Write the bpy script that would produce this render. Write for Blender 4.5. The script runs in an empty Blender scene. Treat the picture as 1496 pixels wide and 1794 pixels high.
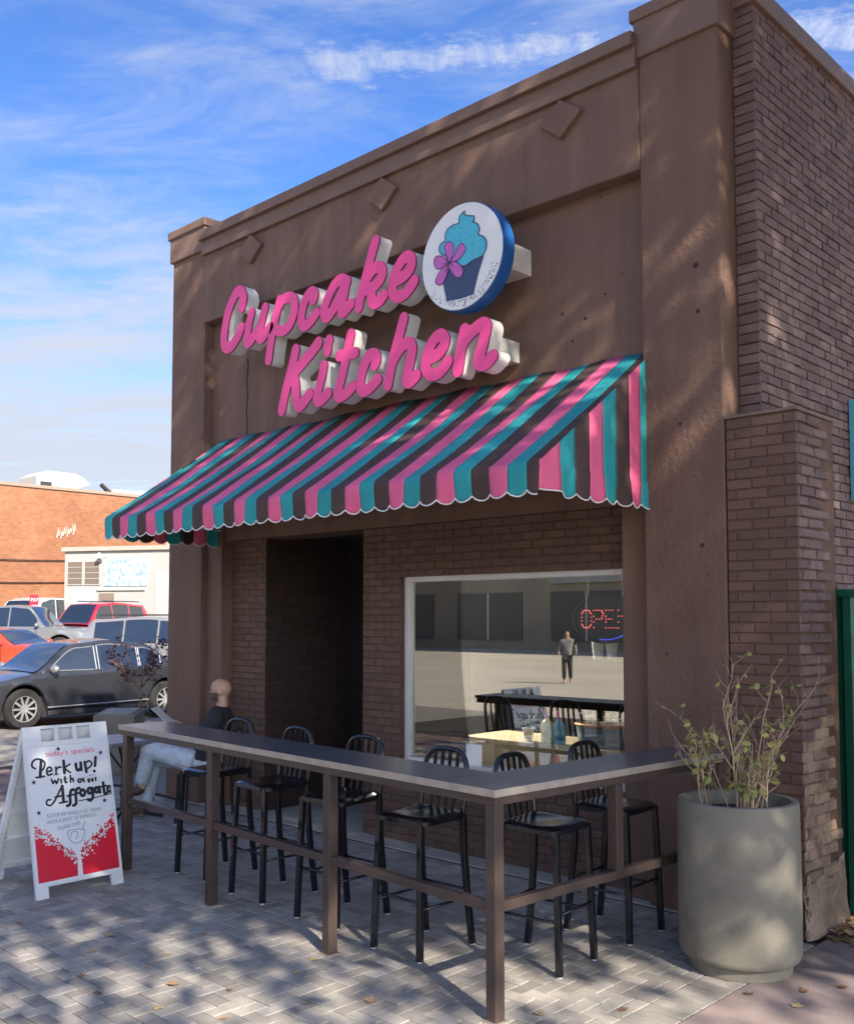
import bpy, bmesh, math, random
import numpy as np
from mathutils import Vector, Matrix, noise as mnoise
R = math.radians
PI = math.pi
random.seed(7)
rng = np.random.default_rng(11)
scene = bpy.context.scene
COL = scene.collection

# ------------------------------------------------------------------ camera
cam_d = bpy.data.cameras.new('camera')
cam = bpy.data.objects.new('camera', cam_d)
COL.objects.link(cam)
scene.camera = cam
CAM = Vector((2.95, -5.76, 1.85))
cam.location = CAM
YAW = math.atan2(.691, .723)
PITCH = R(3.5)
cam.rotation_euler = (R(90) + PITCH, 0, YAW)
cam_d.sensor_fit = 'VERTICAL'
cam_d.sensor_height = 24.0
cam_d.lens = 1761.0 / 1794.0 * 24.0
cam_d.shift_y = 78.0 / 1794.0
cam_d.clip_start = .05
cam_d.clip_end = 3000

# ------------------------------------------------------------------ sun and sky
SUN_EL = R(35)
SUN_DIR = Vector((.93 * math.cos(SUN_EL), -.37 * math.cos(SUN_EL), math.sin(SUN_EL))).normalized()   # towards the sun
sun_d = bpy.data.lights.new('sun', 'SUN')
sun_d.energy = 3.4
sun_d.angle = R(.55)
sun_d.color = (1.0, .90, .76)
sun = bpy.data.objects.new('sun', sun_d)
COL.objects.link(sun)
sun.rotation_euler = (-SUN_DIR).to_track_quat('-Z', 'Y').to_euler()
sun.location = (20, -8, 20)

world = bpy.data.worlds.new('World')
scene.world = world
world.use_nodes = True
wt = world.node_tree
wt.nodes.clear()
def wn(t, **kw):
    n = wt.nodes.new(t)
    for k, v in kw.items():
        setattr(n, k, v)
    return n
def wl(a, b): wt.links.new(a, b)
def wmath(op, a, b=None, clamp=False):
    n = wn('ShaderNodeMath', operation=op, use_clamp=clamp)
    for i, v in enumerate((a, b)):
        if v is None: continue
        if isinstance(v, (int, float)): n.inputs[i].default_value = v
        else: wl(v, n.inputs[i])
    return n.outputs[0]
sky = wn('ShaderNodeTexSky', sky_type='NISHITA', sun_disc=False)
sky.sun_elevation = SUN_EL
sky.sun_rotation = math.atan2(SUN_DIR.x, SUN_DIR.y)
sky.altitude = 1500
sky.air_density = 1.0
sky.dust_density = .9
sky.ozone_density = 2.2
hs = wn('ShaderNodeHueSaturation')
hs.inputs['Saturation'].default_value = 1.24
hs.inputs['Value'].default_value = .475
hs.inputs['Hue'].default_value = .512
wl(sky.outputs[0], hs.inputs['Color'])
tc = wn('ShaderNodeTexCoord')
sep = wn('ShaderNodeSeparateXYZ')
wl(tc.outputs['Generated'], sep.inputs[0])
zc = wmath('ADD', wmath('MAXIMUM', sep.outputs[2], 0.0), .06)
qx = wmath('DIVIDE', sep.outputs[0], zc)
qy = wmath('DIVIDE', sep.outputs[1], zc)
# clouds drift along one direction of the cloud plane
CA = R(38)
qa = wmath('ADD', wmath('MULTIPLY', qx, math.cos(CA)), wmath('MULTIPLY', qy, math.sin(CA)))
qb = wmath('SUBTRACT', wmath('MULTIPLY', qy, math.cos(CA)), wmath('MULTIPLY', qx, math.sin(CA)))
def cloud_noise(sa, sb, off, detail, rough, dist):
    c = wn('ShaderNodeCombineXYZ')
    wl(wmath('MULTIPLY', qa, sa), c.inputs[0]); wl(wmath('MULTIPLY', qb, sb), c.inputs[1]); c.inputs[2].default_value = off
    n = wn('ShaderNodeTexNoise')
    n.inputs['Scale'].default_value = 1.0; n.inputs['Detail'].default_value = detail
    n.inputs['Roughness'].default_value = rough; n.inputs['Distortion'].default_value = dist
    wl(c.outputs[0], n.inputs['Vector'])
    return n.outputs['Fac']
n1 = cloud_noise(.55, 1.25, 3.1, 7, .62, .5)
n2 = cloud_noise(2.2, 4.5, 7.7, 6, .65, .7)
base = wmath('ADD', wmath('MULTIPLY', n1, .62), wmath('MULTIPLY', n2, .38))
# more cloud towards the horizon
elev = wn('ShaderNodeMapRange'); elev.interpolation_type = 'SMOOTHSTEP'
wl(sep.outputs[2], elev.inputs[0])
for i, v in enumerate((.0, .50, .30, -.01)): elev.inputs[i + 1].default_value = v
cov = wn('ShaderNodeMapRange'); cov.interpolation_type = 'SMOOTHSTEP'
wl(wmath('ADD', base, elev.outputs[0]), cov.inputs[0])
for i, v in enumerate((.445, .75, 0.0, .92)): cov.inputs[i + 1].default_value = v
# one long bright streak of cirrus
A0 = (-1.43, 1.09); A1 = (-.921, 1.473)
ux, uy = A1[0] - A0[0], A1[1] - A0[1]; ul = math.hypot(ux, uy); ux /= ul; uy /= ul
zr = wmath('MAXIMUM', sep.outputs[2], .05)
rx = wmath('DIVIDE', sep.outputs[0], zr); ry = wmath('DIVIDE', sep.outputs[1], zr)
sa = wmath('ADD', wmath('MULTIPLY', wmath('SUBTRACT', rx, A0[0]), ux), wmath('MULTIPLY', wmath('SUBTRACT', ry, A0[1]), uy))
sb = wmath('SUBTRACT', wmath('MULTIPLY', wmath('SUBTRACT', ry, A0[1]), ux), wmath('MULTIPLY', wmath('SUBTRACT', rx, A0[0]), uy))
def streak_noise(s1, s2, off, det=6):
    c = wn('ShaderNodeCombineXYZ')
    wl(wmath('MULTIPLY', sa, s1), c.inputs[0]); wl(wmath('MULTIPLY', sb, s2), c.inputs[1]); c.inputs[2].default_value = off
    n = wn('ShaderNodeTexNoise'); n.inputs['Scale'].default_value = 1; n.inputs['Detail'].default_value = det; n.inputs['Roughness'].default_value = .68
    wl(c.outputs[0], n.inputs['Vector']); return n.outputs['Fac']
sn = streak_noise(9, 16, 2.2)
sbw = wmath('ADD', sb, wmath('MULTIPLY', wmath('SUBTRACT', sn, .5), .24))
band = wn('ShaderNodeMapRange'); band.interpolation_type = 'SMOOTHSTEP'
wl(wmath('ABSOLUTE', sbw), band.inputs[0])
for i, v in enumerate((.0, .085, 1, 0)): band.inputs[i + 1].default_value = v
ends = wn('ShaderNodeMapRange'); ends.interpolation_type = 'SMOOTHSTEP'
wl(sa, ends.inputs[0])
for i, v in enumerate((-.04, .12, 0, 1)): ends.inputs[i + 1].default_value = v
ends2 = wn('ShaderNodeMapRange'); ends2.interpolation_type = 'SMOOTHSTEP'
wl(sa, ends2.inputs[0])
for i, v in enumerate((.9, 2.2, 1, 0)): ends2.inputs[i + 1].default_value = v
sn2 = streak_noise(26, 7, 9.1, 4)
tex = wn('ShaderNodeMapRange'); wl(sn2, tex.inputs[0])
for i, v in enumerate((.32, .7, .2, 1.0)): tex.inputs[i + 1].default_value = v
streak = wmath('MULTIPLY', wmath('MULTIPLY', band.outputs[0], wmath('MULTIPLY', ends.outputs[0], ends2.outputs[0])), wmath('MULTIPLY', tex.outputs[0], .78))
cfac = wmath('MAXIMUM', cov.outputs[0], streak, clamp=True)
cm = wn('ShaderNodeMix', data_type='RGBA')
wl(cfac, cm.inputs['Factor'])
wl(hs.outputs[0], cm.inputs[6])
CLOUD = 1.32
# forward scatter towards the sun, boosted out of view to brighten the shade
dt = wn('ShaderNodeVectorMath', operation='DOT_PRODUCT'); wl(tc.outputs['Generated'], dt.inputs[0]); dt.inputs[1].default_value = SUN_DIR
fwd = wmath('POWER', wmath('MAXIMUM', wmath('ADD', wmath('MULTIPLY', dt.outputs['Value'], .5), .5), 0.0), 3.0)
cb = wn('ShaderNodeVectorMath', operation='SCALE'); cb.inputs[0].default_value = (CLOUD * .93, CLOUD * .97, CLOUD * 1.06)
wl(wmath('ADD', wmath('MULTIPLY', fwd, 6.2), .95), cb.inputs[3])
wl(cb.outputs[0], cm.inputs[7])
bg = wn('ShaderNodeBackground')
bg.inputs['Strength'].default_value = .15
wl(cm.outputs[2], bg.inputs['Color'])
wo = wn('ShaderNodeOutputWorld')
wl(bg.outputs[0], wo.inputs['Surface'])

vs = scene.view_settings
vs.view_transform = 'Standard'
vs.look = 'None'
vs.exposure = 1.98
vs.gamma = 1.0
vs.use_curve_mapping = False

# ------------------------------------------------------------------ materials
MATS = {}
def mat(name, col, rough=.7, metal=0.0, var=.0, vscale=6.0, bump=0.0, bscale=40.0, spec=.5, rnd=None, rndamt=.0, dirt=None, coat=0.0, transl=None, streak=0.0):
    """procedural material: base colour with noise variation, optional per-object / per-island variation and bump"""
    if name in MATS: return MATS[name]
    m = bpy.data.materials.new(name)
    m.use_nodes = True
    t = m.node_tree
    b = t.nodes['Principled BSDF']
    def N(ty, **kw):
        n = t.nodes.new(ty)
        for k, v in kw.items(): setattr(n, k, v)
        return n
    L = t.links.new
    b.inputs['Roughness'].default_value = rough
    b.inputs['Metallic'].default_value = metal
    b.inputs['Specular IOR Level'].default_value = spec
    if coat: b.inputs['Coat Weight'].default_value = coat; b.inputs['Coat Roughness'].default_value = .04
    geo = N('ShaderNodeNewGeometry')
    pos = geo.outputs['Position']
    cur = N('ShaderNodeRGB'); cur.outputs[0].default_value = (*col, 1)
    out = cur.outputs[0]
    def scale_by(fac_socket, lo, hi, out, i0=0.0, i1=1.0):
        mr = N('ShaderNodeMapRange'); L(fac_socket, mr.inputs[0])
        mr.inputs[1].default_value = i0; mr.inputs[2].default_value = i1
        mr.inputs[3].default_value = lo; mr.inputs[4].default_value = hi
        vm = N('ShaderNodeVectorMath', operation='SCALE')
        L(out, vm.inputs[0]); L(mr.outputs[0], vm.inputs[3])
        return vm.outputs[0]
    if var:
        n = N('ShaderNodeTexNoise'); n.inputs['Scale'].default_value = vscale; n.inputs['Detail'].default_value = 6; n.inputs['Roughness'].default_value = .62
        L(pos, n.inputs['Vector'])
        out = scale_by(n.outputs['Fac'], 1 - var, 1 + var, out, .28, .72)
    if streak:
        mp = N('ShaderNodeMapping'); mp.inputs['Scale'].default_value = (5.0, 5.0, .45); L(pos, mp.inputs[0])
        n = N('ShaderNodeTexNoise'); n.inputs['Scale'].default_value = 1.0; n.inputs['Detail'].default_value = 7; n.inputs['Roughness'].default_value = .65
        L(mp.outputs[0], n.inputs['Vector'])
        out = scale_by(n.outputs['Fac'], 1 - streak, 1 + streak, out, .3, .7)
    if rnd == 'object':
        oi = N('ShaderNodeObjectInfo'); out = scale_by(oi.outputs['Random'], 1 - rndamt, 1 + rndamt, out)
    elif rnd == 'island':
        out = scale_by(geo.outputs['Random Per Island'], 1 - rndamt, 1 + rndamt, out)
    if dirt:
        dcol, dscale, lo, hi, amt = dirt
        n = N('ShaderNodeTexNoise'); n.inputs['Scale'].default_value = dscale; n.inputs['Detail'].default_value = 8; n.inputs['Roughness'].default_value = .7
        L(pos, n.inputs['Vector'])
        mr = N('ShaderNodeMapRange', interpolation_type='SMOOTHSTEP'); L(n.outputs['Fac'], mr.inputs[0])
        mr.inputs[1].default_value = lo; mr.inputs[2].default_value = hi; mr.inputs[4].default_value = amt
        mx = N('ShaderNodeMix', data_type='RGBA'); L(mr.outputs[0], mx.inputs['Factor']); L(out, mx.inputs[6]); mx.inputs[7].default_value = (*dcol, 1)
        out = mx.outputs[2]
    L(out, b.inputs['Base Color'])
    if bump:
        n = N('ShaderNodeTexNoise'); n.inputs['Scale'].default_value = bscale; n.inputs['Detail'].default_value = 5; n.inputs['Roughness'].default_value = .6
        L(pos, n.inputs['Vector'])
        bp = N('ShaderNodeBump'); bp.inputs['Strength'].default_value = 1.0; bp.inputs['Distance'].default_value = bump
        L(n.outputs['Fac'], bp.inputs['Height']); L(bp.outputs[0], b.inputs['Normal'])
    if transl:
        tb = N('ShaderNodeBsdfTranslucent'); L(out, tb.inputs[0])
        ms = N('ShaderNodeMixShader'); ms.inputs[0].default_value = transl
        L(b.outputs[0], ms.inputs[1]); L(tb.outputs[0], ms.inputs[2])
        L(ms.outputs[0], t.nodes['Material Output'].inputs[0])
    MATS[name] = m
    return m
def emat(name, col, strength):
    if name in MATS: return MATS[name]
    m = bpy.data.materials.new(name); m.use_nodes = True
    b = m.node_tree.nodes['Principled BSDF']
    b.inputs['Base Color'].default_value = (*col, 1); b.inputs['Emission Color'].default_value = (*col, 1); b.inputs['Emission Strength'].default_value = strength
    MATS[name] = m; return m
def glass_mat(name, tint, refl):
    m = bpy.data.materials.new(name); m.use_nodes = True
    t = m.node_tree; t.nodes.clear()
    tr = t.nodes.new('ShaderNodeBsdfTransparent'); tr.inputs[0].default_value = (*tint, 1)
    gl = t.nodes.new('ShaderNodeBsdfGlossy'); gl.inputs['Roughness'].default_value = .006; gl.inputs['Color'].default_value = (.96, .95, .9, 1)
    fr = t.nodes.new('ShaderNodeFresnel'); fr.inputs[0].default_value = 1.5
    ma = t.nodes.new('ShaderNodeMath'); ma.operation = 'MULTIPLY_ADD'; ma.use_clamp = True
    ma.inputs[1].default_value = 1 - refl; ma.inputs[2].default_value = refl
    t.links.new(fr.outputs[0], ma.inputs[0])
    mx = t.nodes.new('ShaderNodeMixShader'); o = t.nodes.new('ShaderNodeOutputMaterial')
    t.links.new(ma.outputs[0], mx.inputs[0]); t.links.new(tr.outputs[0], mx.inputs[1]); t.links.new(gl.outputs[0], mx.inputs[2]); t.links.new(mx.outputs[0], o.inputs[0])
    MATS[name] = m; return m

# ------------------------------------------------------------------ object helpers
def tag(o, label=None, cat=None, group=None, kind=None):
    if label: o['label'] = label
    if cat: o['category'] = cat
    if group: o['group'] = group
    if kind: o['kind'] = kind
    return o
def thing(name, label, cat, loc=(0, 0, 0), rz=0.0, group=None):
    o = bpy.data.objects.new(name, None); COL.objects.link(o)
    o.empty_display_size = .1
    o.location = loc; o.rotation_euler = (0, 0, rz)
    return tag(o, label, cat, group)
def root_of(o):
    while o.parent: o = o.parent
    return o
def put(name, me, m=None, parent=None, local=False):
    """link a mesh as one object; world coordinates unless local"""
    o = bpy.data.objects.new(name, me); COL.objects.link(o)
    if m is not None and not me.materials:
        for q in (m if isinstance(m, (list, tuple)) else [m]): me.materials.append(q)
    if parent is not None:
        o.parent = parent
        if not local:
            mw = Matrix.Identity(4); p = parent
            chain = []
            while p is not None: chain.append(p); p = p.parent
            for p in reversed(chain):
                mw = mw @ p.matrix_parent_inverse @ Matrix.LocRotScale(p.location, p.rotation_euler, p.scale)
            o.matrix_parent_inverse = mw.inverted()
    return o
class MB:
    """mesh builder"""
    def __init__(s): s.v = []; s.f = []; s.mi = []
    def add(s, vs, fs, mi=0):
        n = len(s.v); s.v.extend([tuple(q) for q in vs]); s.f.extend([tuple(i + n for i in f) for f in fs]); s.mi.extend([mi] * len(fs)); return s
    def box(s, x0, x1, y0, y1, z0, z1, mi=0):
        return s.add([(x0, y0, z0), (x1, y0, z0), (x1, y1, z0), (x0, y1, z0), (x0, y0, z1), (x1, y0, z1), (x1, y1, z1), (x0, y1, z1)],
                     [(0, 3, 2, 1), (4, 5, 6, 7), (0, 1, 5, 4), (1, 2, 6, 5), (2, 3, 7, 6), (3, 0, 4, 7)], mi)
    def tube(s, pts, r, n=8, mi=0, square=False, caps=True, closed=False):
        pts = [Vector(p) for p in pts]
        rs = r if isinstance(r, (list, tuple)) else [r] * len(pts)
        N = len(pts)
        tan = []
        for i in range(N):
            a = pts[(i - 1) % N] if (i > 0 or closed) else pts[i]; b = pts[(i + 1) % N] if (i < N - 1 or closed) else pts[i]
            d = (b - a); tan.append(d.normalized() if d.length > 1e-9 else Vector((0, 0, 1)))
        up = Vector((0, 0, 1)) if abs(tan[0].z) < .9 else Vector((1, 0, 0))
        if square and abs(tan[0].z) >= .9: up = Vector((0, 1, 0))
        nrm = (up - tan[0] * up.dot(tan[0])).normalized()
        if square: n = 4
        verts = []
        for i in range(N):
            nrm = (nrm - tan[i] * nrm.dot(tan[i])).normalized(); bi = tan[i].cross(nrm)
            for k in range(n):
                a = 2 * PI * (k + (.5 if square else 0)) / n; rr = rs[i] * (1.41421 if square else 1)
                verts.append(pts[i] + nrm * (math.cos(a) * rr) + bi * (math.sin(a) * rr))
        faces = []
        for i in range(N if closed else N - 1):
            j = (i + 1) % N
            for k in range(n):
                faces.append((i * n + k, i * n + (k + 1) % n, j * n + (k + 1) % n, j * n + k))
        if caps and not closed:
            faces.append(tuple(range(n))[::-1]); faces.append(tuple((N - 1) * n + k for k in range(n)))
        return s.add(verts, faces, mi)
    def lathe(s, prof, n=24, c=(0, 0, 0), mi=0, axis='z', cap0=True, cap1=True):
        verts = []
        for r, z in prof:
            for k in range(n):
                a = 2 * PI * k / n; p = (r * math.cos(a), r * math.sin(a), z)
                if axis == 'y': p = (p[0], p[2], p[1])
                if axis == 'x': p = (p[2], p[0], p[1])
                verts.append((p[0] + c[0], p[1] + c[1], p[2] + c[2]))
        fs = []
        for i in range(len(prof) - 1):
            for k in range(n): fs.append((i * n + k, i * n + (k + 1) % n, (i + 1) * n + (k + 1) % n, (i + 1) * n + k))
        if cap0: fs.append(tuple(range(n))[::-1])
        if cap1: fs.append(tuple((len(prof) - 1) * n + k for k in range(n)))
        return s.add(verts, fs, mi)
    def prism(s, poly, axis, a, b, mi=0):
        """extrude a simple polygon: axis 'y' -> poly in (x,z)"""
        n = len(poly)
        def P(p, t): return {'y': (p[0], t, p[1]), 'x': (t, p[0], p[1]), 'z': (p[0], p[1], t)}[axis]
        vs = [P(p, a) for p in poly] + [P(p, b) for p in poly]
        return s.add(vs, [tuple(range(n)), tuple(range(2 * n - 1, n - 1, -1))] + [(i, (i + n), (i + 1) % n + n, (i + 1) % n) for i in range(n)], mi)
    def grid(s, P, mi=0, flip=False):
        nr, nc = len(P), len(P[0])
        vs = [q for row in P for q in row]
        fs = []
        for i in range(nr - 1):
            for j in range(nc - 1):
                f = (i * nc + j, i * nc + j + 1, (i + 1) * nc + j + 1, (i + 1) * nc + j)
                fs.append(f[::-1] if flip else f)
        return s.add(vs, fs, mi)
    def mesh(s, name='m', smooth=False, mats=None, fix=False, angle=None):
        me = bpy.data.meshes.new(name)
        me.from_pydata(s.v, [], s.f)
        if any(s.mi): me.polygons.foreach_set('material_index', s.mi)
        if mats:
            for q in mats: me.materials.append(q)
        if fix:
            bm = bmesh.new(); bm.from_mesh(me); bmesh.ops.recalc_face_normals(bm, faces=bm.faces); bm.to_mesh(me); bm.free()
        if smooth or angle is not None:
            me.polygons.foreach_set('use_smooth', [True] * len(me.polygons))
            if angle is not None:
                me.set_sharp_from_angle(angle=R(angle))
        me.update()
        return me
    def build(s, name, m, parent=None, local=False, smooth=False, fix=False, angle=None):
        ms = m if isinstance(m, (list, tuple)) else [m]
        return put(name, s.mesh(name, smooth, ms, fix, angle), None, parent, local)
def bevel(o, w=.004, seg=2):
    md = o.modifiers.new('bevel', 'BEVEL'); md.width = w; md.segments = seg; md.limit_method = 'ANGLE'; md.angle_limit = R(40)
    return o
def box_part(name, m, parent, x0, x1, y0, y1, z0, z1, bev=.0, local=False):
    o = MB().box(x0, x1, y0, y1, z0, z1).build(name, m, parent, local)
    return bevel(o, bev) if bev else o
def copy_tree(o, parent=None):
    c = o.copy(); COL.objects.link(c)
    if parent is not None: c.parent = parent; c.matrix_parent_inverse = o.matrix_parent_inverse.copy()
    for ch in [q for q in KIDS.get(o.name, [])]: copy_tree(ch, c)
    KIDS[c.name] = [q for q in bpy.data.objects if q.parent == c]
    return c
KIDS = {}
def remember(o):
    KIDS[o.name] = [q for q in bpy.data.objects if q.parent == o]
    for q in KIDS[o.name]: remember(q)

# piece shapes: bricks and pavers with worn, chamfered outer edge
def piece(mb, c, ax, up, out, hl, hh, dep, ch=.006, jit=.0, mi=0):
    """c centre of the back, ax/up unit axes, out outward; half length, half height, depth"""
    c = Vector(c); ax = Vector(ax); up = Vector(up); out = Vector(out)
    vs = []
    for (k, d) in ((0, 0.0), (0, dep - ch), (ch, dep)):
        for sx, sy in ((-1, -1), (1, -1), (1, 1), (-1, 1)):
            j = Vector((random.uniform(-jit, jit), random.uniform(-jit, jit), random.uniform(-jit, jit))) if (jit and d) else Vector((0, 0, 0))
            vs.append(c + ax * (sx * (hl - k)) + up * (sy * (hh - k)) + out * d + j)
    fs = []
    for l in (0, 4):
        for k in range(4):
            fs.append((l + k, l + (k + 1) % 4, l + 4 + (k + 1) % 4, l + 4 + k))
    fs.append((8, 9, 10, 11))
    if ax.cross(up).dot(out) < 0: fs = [f[::-1] for f in fs]
    mb.add(vs, fs, mi)

def lay_bricks(org, ax, up, out, w, h, course=.068, length=.2, joint=.01, dep=.014, openings=(), jit=.0015, half=0.0, rough_edge=None):
    """positions of bricks covering a w x h rectangle starting at org; returns list of (centre, hl, hh)"""
    org = Vector(org); ax = Vector(ax); up = Vector(up)
    res = []
    rows = int(h / course)
    for r in range(rows):
        z = (r + .5) * course
        x = -(length / 2 if r % 2 else 0) + half
        while x < w:
            a, b = max(x, 0), min(x + length, w)
            x += length
            if b - a < .035: continue
            segs = [(a, b)]
            for (o0, o1, p0, p1) in openings:
                ns = []
                for (s0, s1) in segs:
                    if z < p0 or z > p1 or s1 <= o0 or s0 >= o1: ns.append((s0, s1)); continue
                    if s0 < o0: ns.append((s0, o0))
                    if s1 > o1: ns.append((o1, s1))
                segs = ns
            for (s0, s1) in segs:
                if s1 - s0 < .03: continue
                res.append((org + ax * ((s0 + s1) / 2) + up * z, (s1 - s0 - joint) / 2, (course - joint) / 2))
    return res

# 2-D pen strokes -> outline polygons (marching squares on a distance field)
def smooth_path(p, k=6):
    if len(p) < 3: return p
    out = []
    q = [p[0]] + list(p) + [p[-1]]
    if p[0] == p[-1]: q[0] = p[-2]; q[-1] = p[1]
    for i in range(1, len(q) - 2):
        p0, p1, p2, p3 = (np.array(v, float) for v in q[i - 1:i + 3])
        for t in np.linspace(0, 1, k, endpoint=False):
            out.append(tuple(.5 * ((2 * p1) + (p2 - p0) * t + (2 * p0 - 5 * p1 + 4 * p2 - p3) * t * t + (3 * p1 - p0 - 3 * p2 + p3) * t ** 3)))
    out.append(tuple(p[-1]))
    return out
def stroke_loops(paths, radii, res):
    P = [smooth_path(p) for p in paths]
    allp = np.array([q for p in P for q in p]); rm = max(radii)
    lo = allp.min(0) - rm - 3 * res; hi = allp.max(0) + rm + 3 * res
    nx = int((hi[0] - lo[0]) / res) + 2; ny = int((hi[1] - lo[1]) / res) + 2
    gx = lo[0] + np.arange(nx) * res; gy = lo[1] + np.arange(ny) * res
    X, Y = np.meshgrid(gx, gy, indexing='ij')
    D = np.full((nx, ny), 1e9)
    for p, r in zip(P, radii):
        for a, b in zip(p[:-1], p[1:]):
            dx, dy = b[0] - a[0], b[1] - a[1]; l2 = dx * dx + dy * dy + 1e-12
            t = np.clip(((X - a[0]) * dx + (Y - a[1]) * dy) / l2, 0, 1)
            D = np.minimum(D, np.hypot(X - a[0] - t * dx, Y - a[1] - t * dy) - r)
    nxt = {}
    def ip(i, j, k, l):
        d0, d1 = D[i, j], D[k, l]; t = d0 / (d0 - d1)
        return (gx[i] + (gx[k] - gx[i]) * t, gy[j] + (gy[l] - gy[j]) * t)
    ins = D < 0
    cells = np.argwhere((ins[:-1, :-1].astype(int) + ins[1:, :-1] + ins[1:, 1:] + ins[:-1, 1:]) % 4 != 0)
    pts = {}
    for i, j in cells:
        cn = [(i, j), (i + 1, j), (i + 1, j + 1), (i, j + 1)]
        E = []
        for k in range(4):
            a, b = cn[k], cn[(k + 1) % 4]
            if ins[a] != ins[b]:
                key = (a, b) if a < b else (b, a)
                pts[key] = ip(*key[0], *key[1]); E.append((key, ins[a]))
        outs = [e for e, s in E if s]; inn = [e for e, s in E if not s]
        if len(outs) == 1: nxt[outs[0]] = inn[0]
        else:
            idx = [k for k in range(4)]
            # ambiguous cell: join neighbours
            for n_, (e, s) in enumerate(E):
                if s: nxt[e] = E[(n_ + 1) % 4][0]
    loops = []; seen = set()
    for k0 in list(nxt):
        if k0 in seen: continue
        lp = []; k = k0
        while k in nxt and k not in seen:
            seen.add(k); lp.append(pts[k]); k = nxt[k]
        if len(lp) > 5:
            loops.append(lp)
    return loops
def extrude_loops(loops, f0, f1, name='shape', sides=True, back=True, mats=None, side_mi=0):
    """loops in 2-D, f0/f1 map (u,v)->3-D for front and back"""
    bm = bmesh.new()
    fl = []; edges = []
    for lp in loops:
        vs = [bm.verts.new(f0(*p)) for p in lp]
        fl.append(vs)
        for a, b in zip(vs, vs[1:] + vs[:1]): edges.append(bm.edges.new((a, b)))
    r = bmesh.ops.triangle_fill(bm, use_beauty=True, use_dissolve=False, edges=edges)
    if sides:
        for lp, vs in zip(loops, fl):
            bs = [bm.verts.new(f1(*p)) for p in lp]
            n = len(vs)
            for i in range(n):
                f = bm.faces.new((vs[i], vs[(i + 1) % n], bs[(i + 1) % n], bs[i])); f.material_index = side_mi
    bmesh.ops.recalc_face_normals(bm, faces=bm.faces)
    me = bpy.data.meshes.new(name); bm.to_mesh(me); bm.free()
    for q in mats or []: me.materials.append(q)
    return me
def text_mesh(s, size, f, name='text', align='LEFT', bold=0.0, width=None):
    """built-in font laid out flat and mapped through f(u,v)"""
    c = bpy.data.curves.new('t', 'FONT'); c.body = s; c.size = size; c.align_x = align; c.fill_mode = 'FRONT'; c.offset = bold; c.resolution_u = 2
    o = bpy.data.objects.new('t', c); COL.objects.link(o)
    dg = bpy.context.evaluated_depsgraph_get()
    me = bpy.data.meshes.new_from_object(o.evaluated_get(dg))
    bpy.data.objects.remove(o); bpy.data.curves.remove(c)
    xs = [v.co.x for v in me.vertices]
    k = (width / (max(xs) - min(xs))) if width and xs else 1.0
    for v in me.vertices: v.co = Vector(f(v.co.x * k, v.co.y))
    me.name = name
    return me
# ------------------------------------------------------------------ palette
BROWN = (.160, .096, .070)
M_stucco = mat('brown_stucco', BROWN, .78, var=.10, vscale=2.2, bump=.016, bscale=24, spec=.3, streak=.16, dirt=((.205, .132, .10), 1.1, .55, .8, .6))
M_smooth = mat('brown_smooth_plaster', BROWN, .72, var=.08, vscale=3.0, bump=.003, bscale=30, spec=.3, streak=.18, dirt=((.20, .13, .098), 1.3, .54, .78, .6))
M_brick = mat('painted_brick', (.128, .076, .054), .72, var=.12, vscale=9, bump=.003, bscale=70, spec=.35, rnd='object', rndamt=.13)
M_brick_i = mat('painted_brick_joined', (.128, .076, .054), .72, var=.12, vscale=9, bump=.003, bscale=70, spec=.35, rnd='island', rndamt=.13)
M_sidebrick = mat('old_painted_brick', (.150, .102, .092), .8, var=.25, vscale=7, bump=.006, bscale=45, spec=.25, rnd='object', rndamt=.2, dirt=((.27, .195, .15), 1.6, .58, .7, .75))
M_sidebrick_i = mat('old_painted_brick_joined', (.150, .102, .092), .8, var=.25, vscale=7, bump=.006, bscale=45, spec=.25, rnd='island', rndamt=.2, dirt=((.27, .195, .15), 1.6, .58, .7, .75))
M_shadedbrick = mat('shaded_doorway_brick', (.045, .027, .023), .7, var=.15, vscale=9, bump=.003, bscale=70, spec=.3, rnd='island', rndamt=.15)  # shade of the door recess is put into this brick colour
M_mortar = mat('painted_mortar', (.116, .070, .050), .85, var=.2, vscale=12, bump=.004, bscale=60, spec=.2)
M_oldmortar = mat('old_mortar', (.080, .055, .048), .9, var=.3, vscale=8, bump=.006, bscale=40, spec=.2)
M_cap = mat('parapet_coping_paint', (.165, .102, .076), .6, var=.08, vscale=3, bump=.002, bscale=20, spec=.4)
M_paver = mat('paver_stone', (.30, .277, .245), .85, var=.14, vscale=14, bump=.0025, bscale=120, spec=.3, rnd='object', rndamt=.26, dirt=((.38, .345, .29), 1.1, .52, .75, .55))
M_paver_i = mat('paver_stone_joined', (.30, .277, .245), .85, var=.14, vscale=14, bump=.0025, bscale=120, spec=.3, rnd='island', rndamt=.22, dirt=((.38, .345, .29), 1.1, .52, .75, .55))
M_redpaver_i = mat('red_paver_joined', (.235, .16, .14), .85, var=.15, vscale=12, bump=.0025, bscale=100, spec=.3, rnd='island', rndamt=.22)
M_sand = mat('joint_sand', (.065, .06, .054), .95, var=.3, vscale=30, bump=.003, bscale=150, spec=.15)
M_conc = mat('pale_concrete', (.40, .37, .32), .88, var=.14, vscale=5, bump=.003, bscale=80, spec=.25, dirt=((.22, .20, .175), 2.2, .55, .78, .6))
M_pink = mat('pinkish_concrete', (.26, .205, .188), .88, var=.16, vscale=4, bump=.003, bscale=90, spec=.25, dirt=((.13, .10, .095), 2.5, .55, .8, .6))
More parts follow.
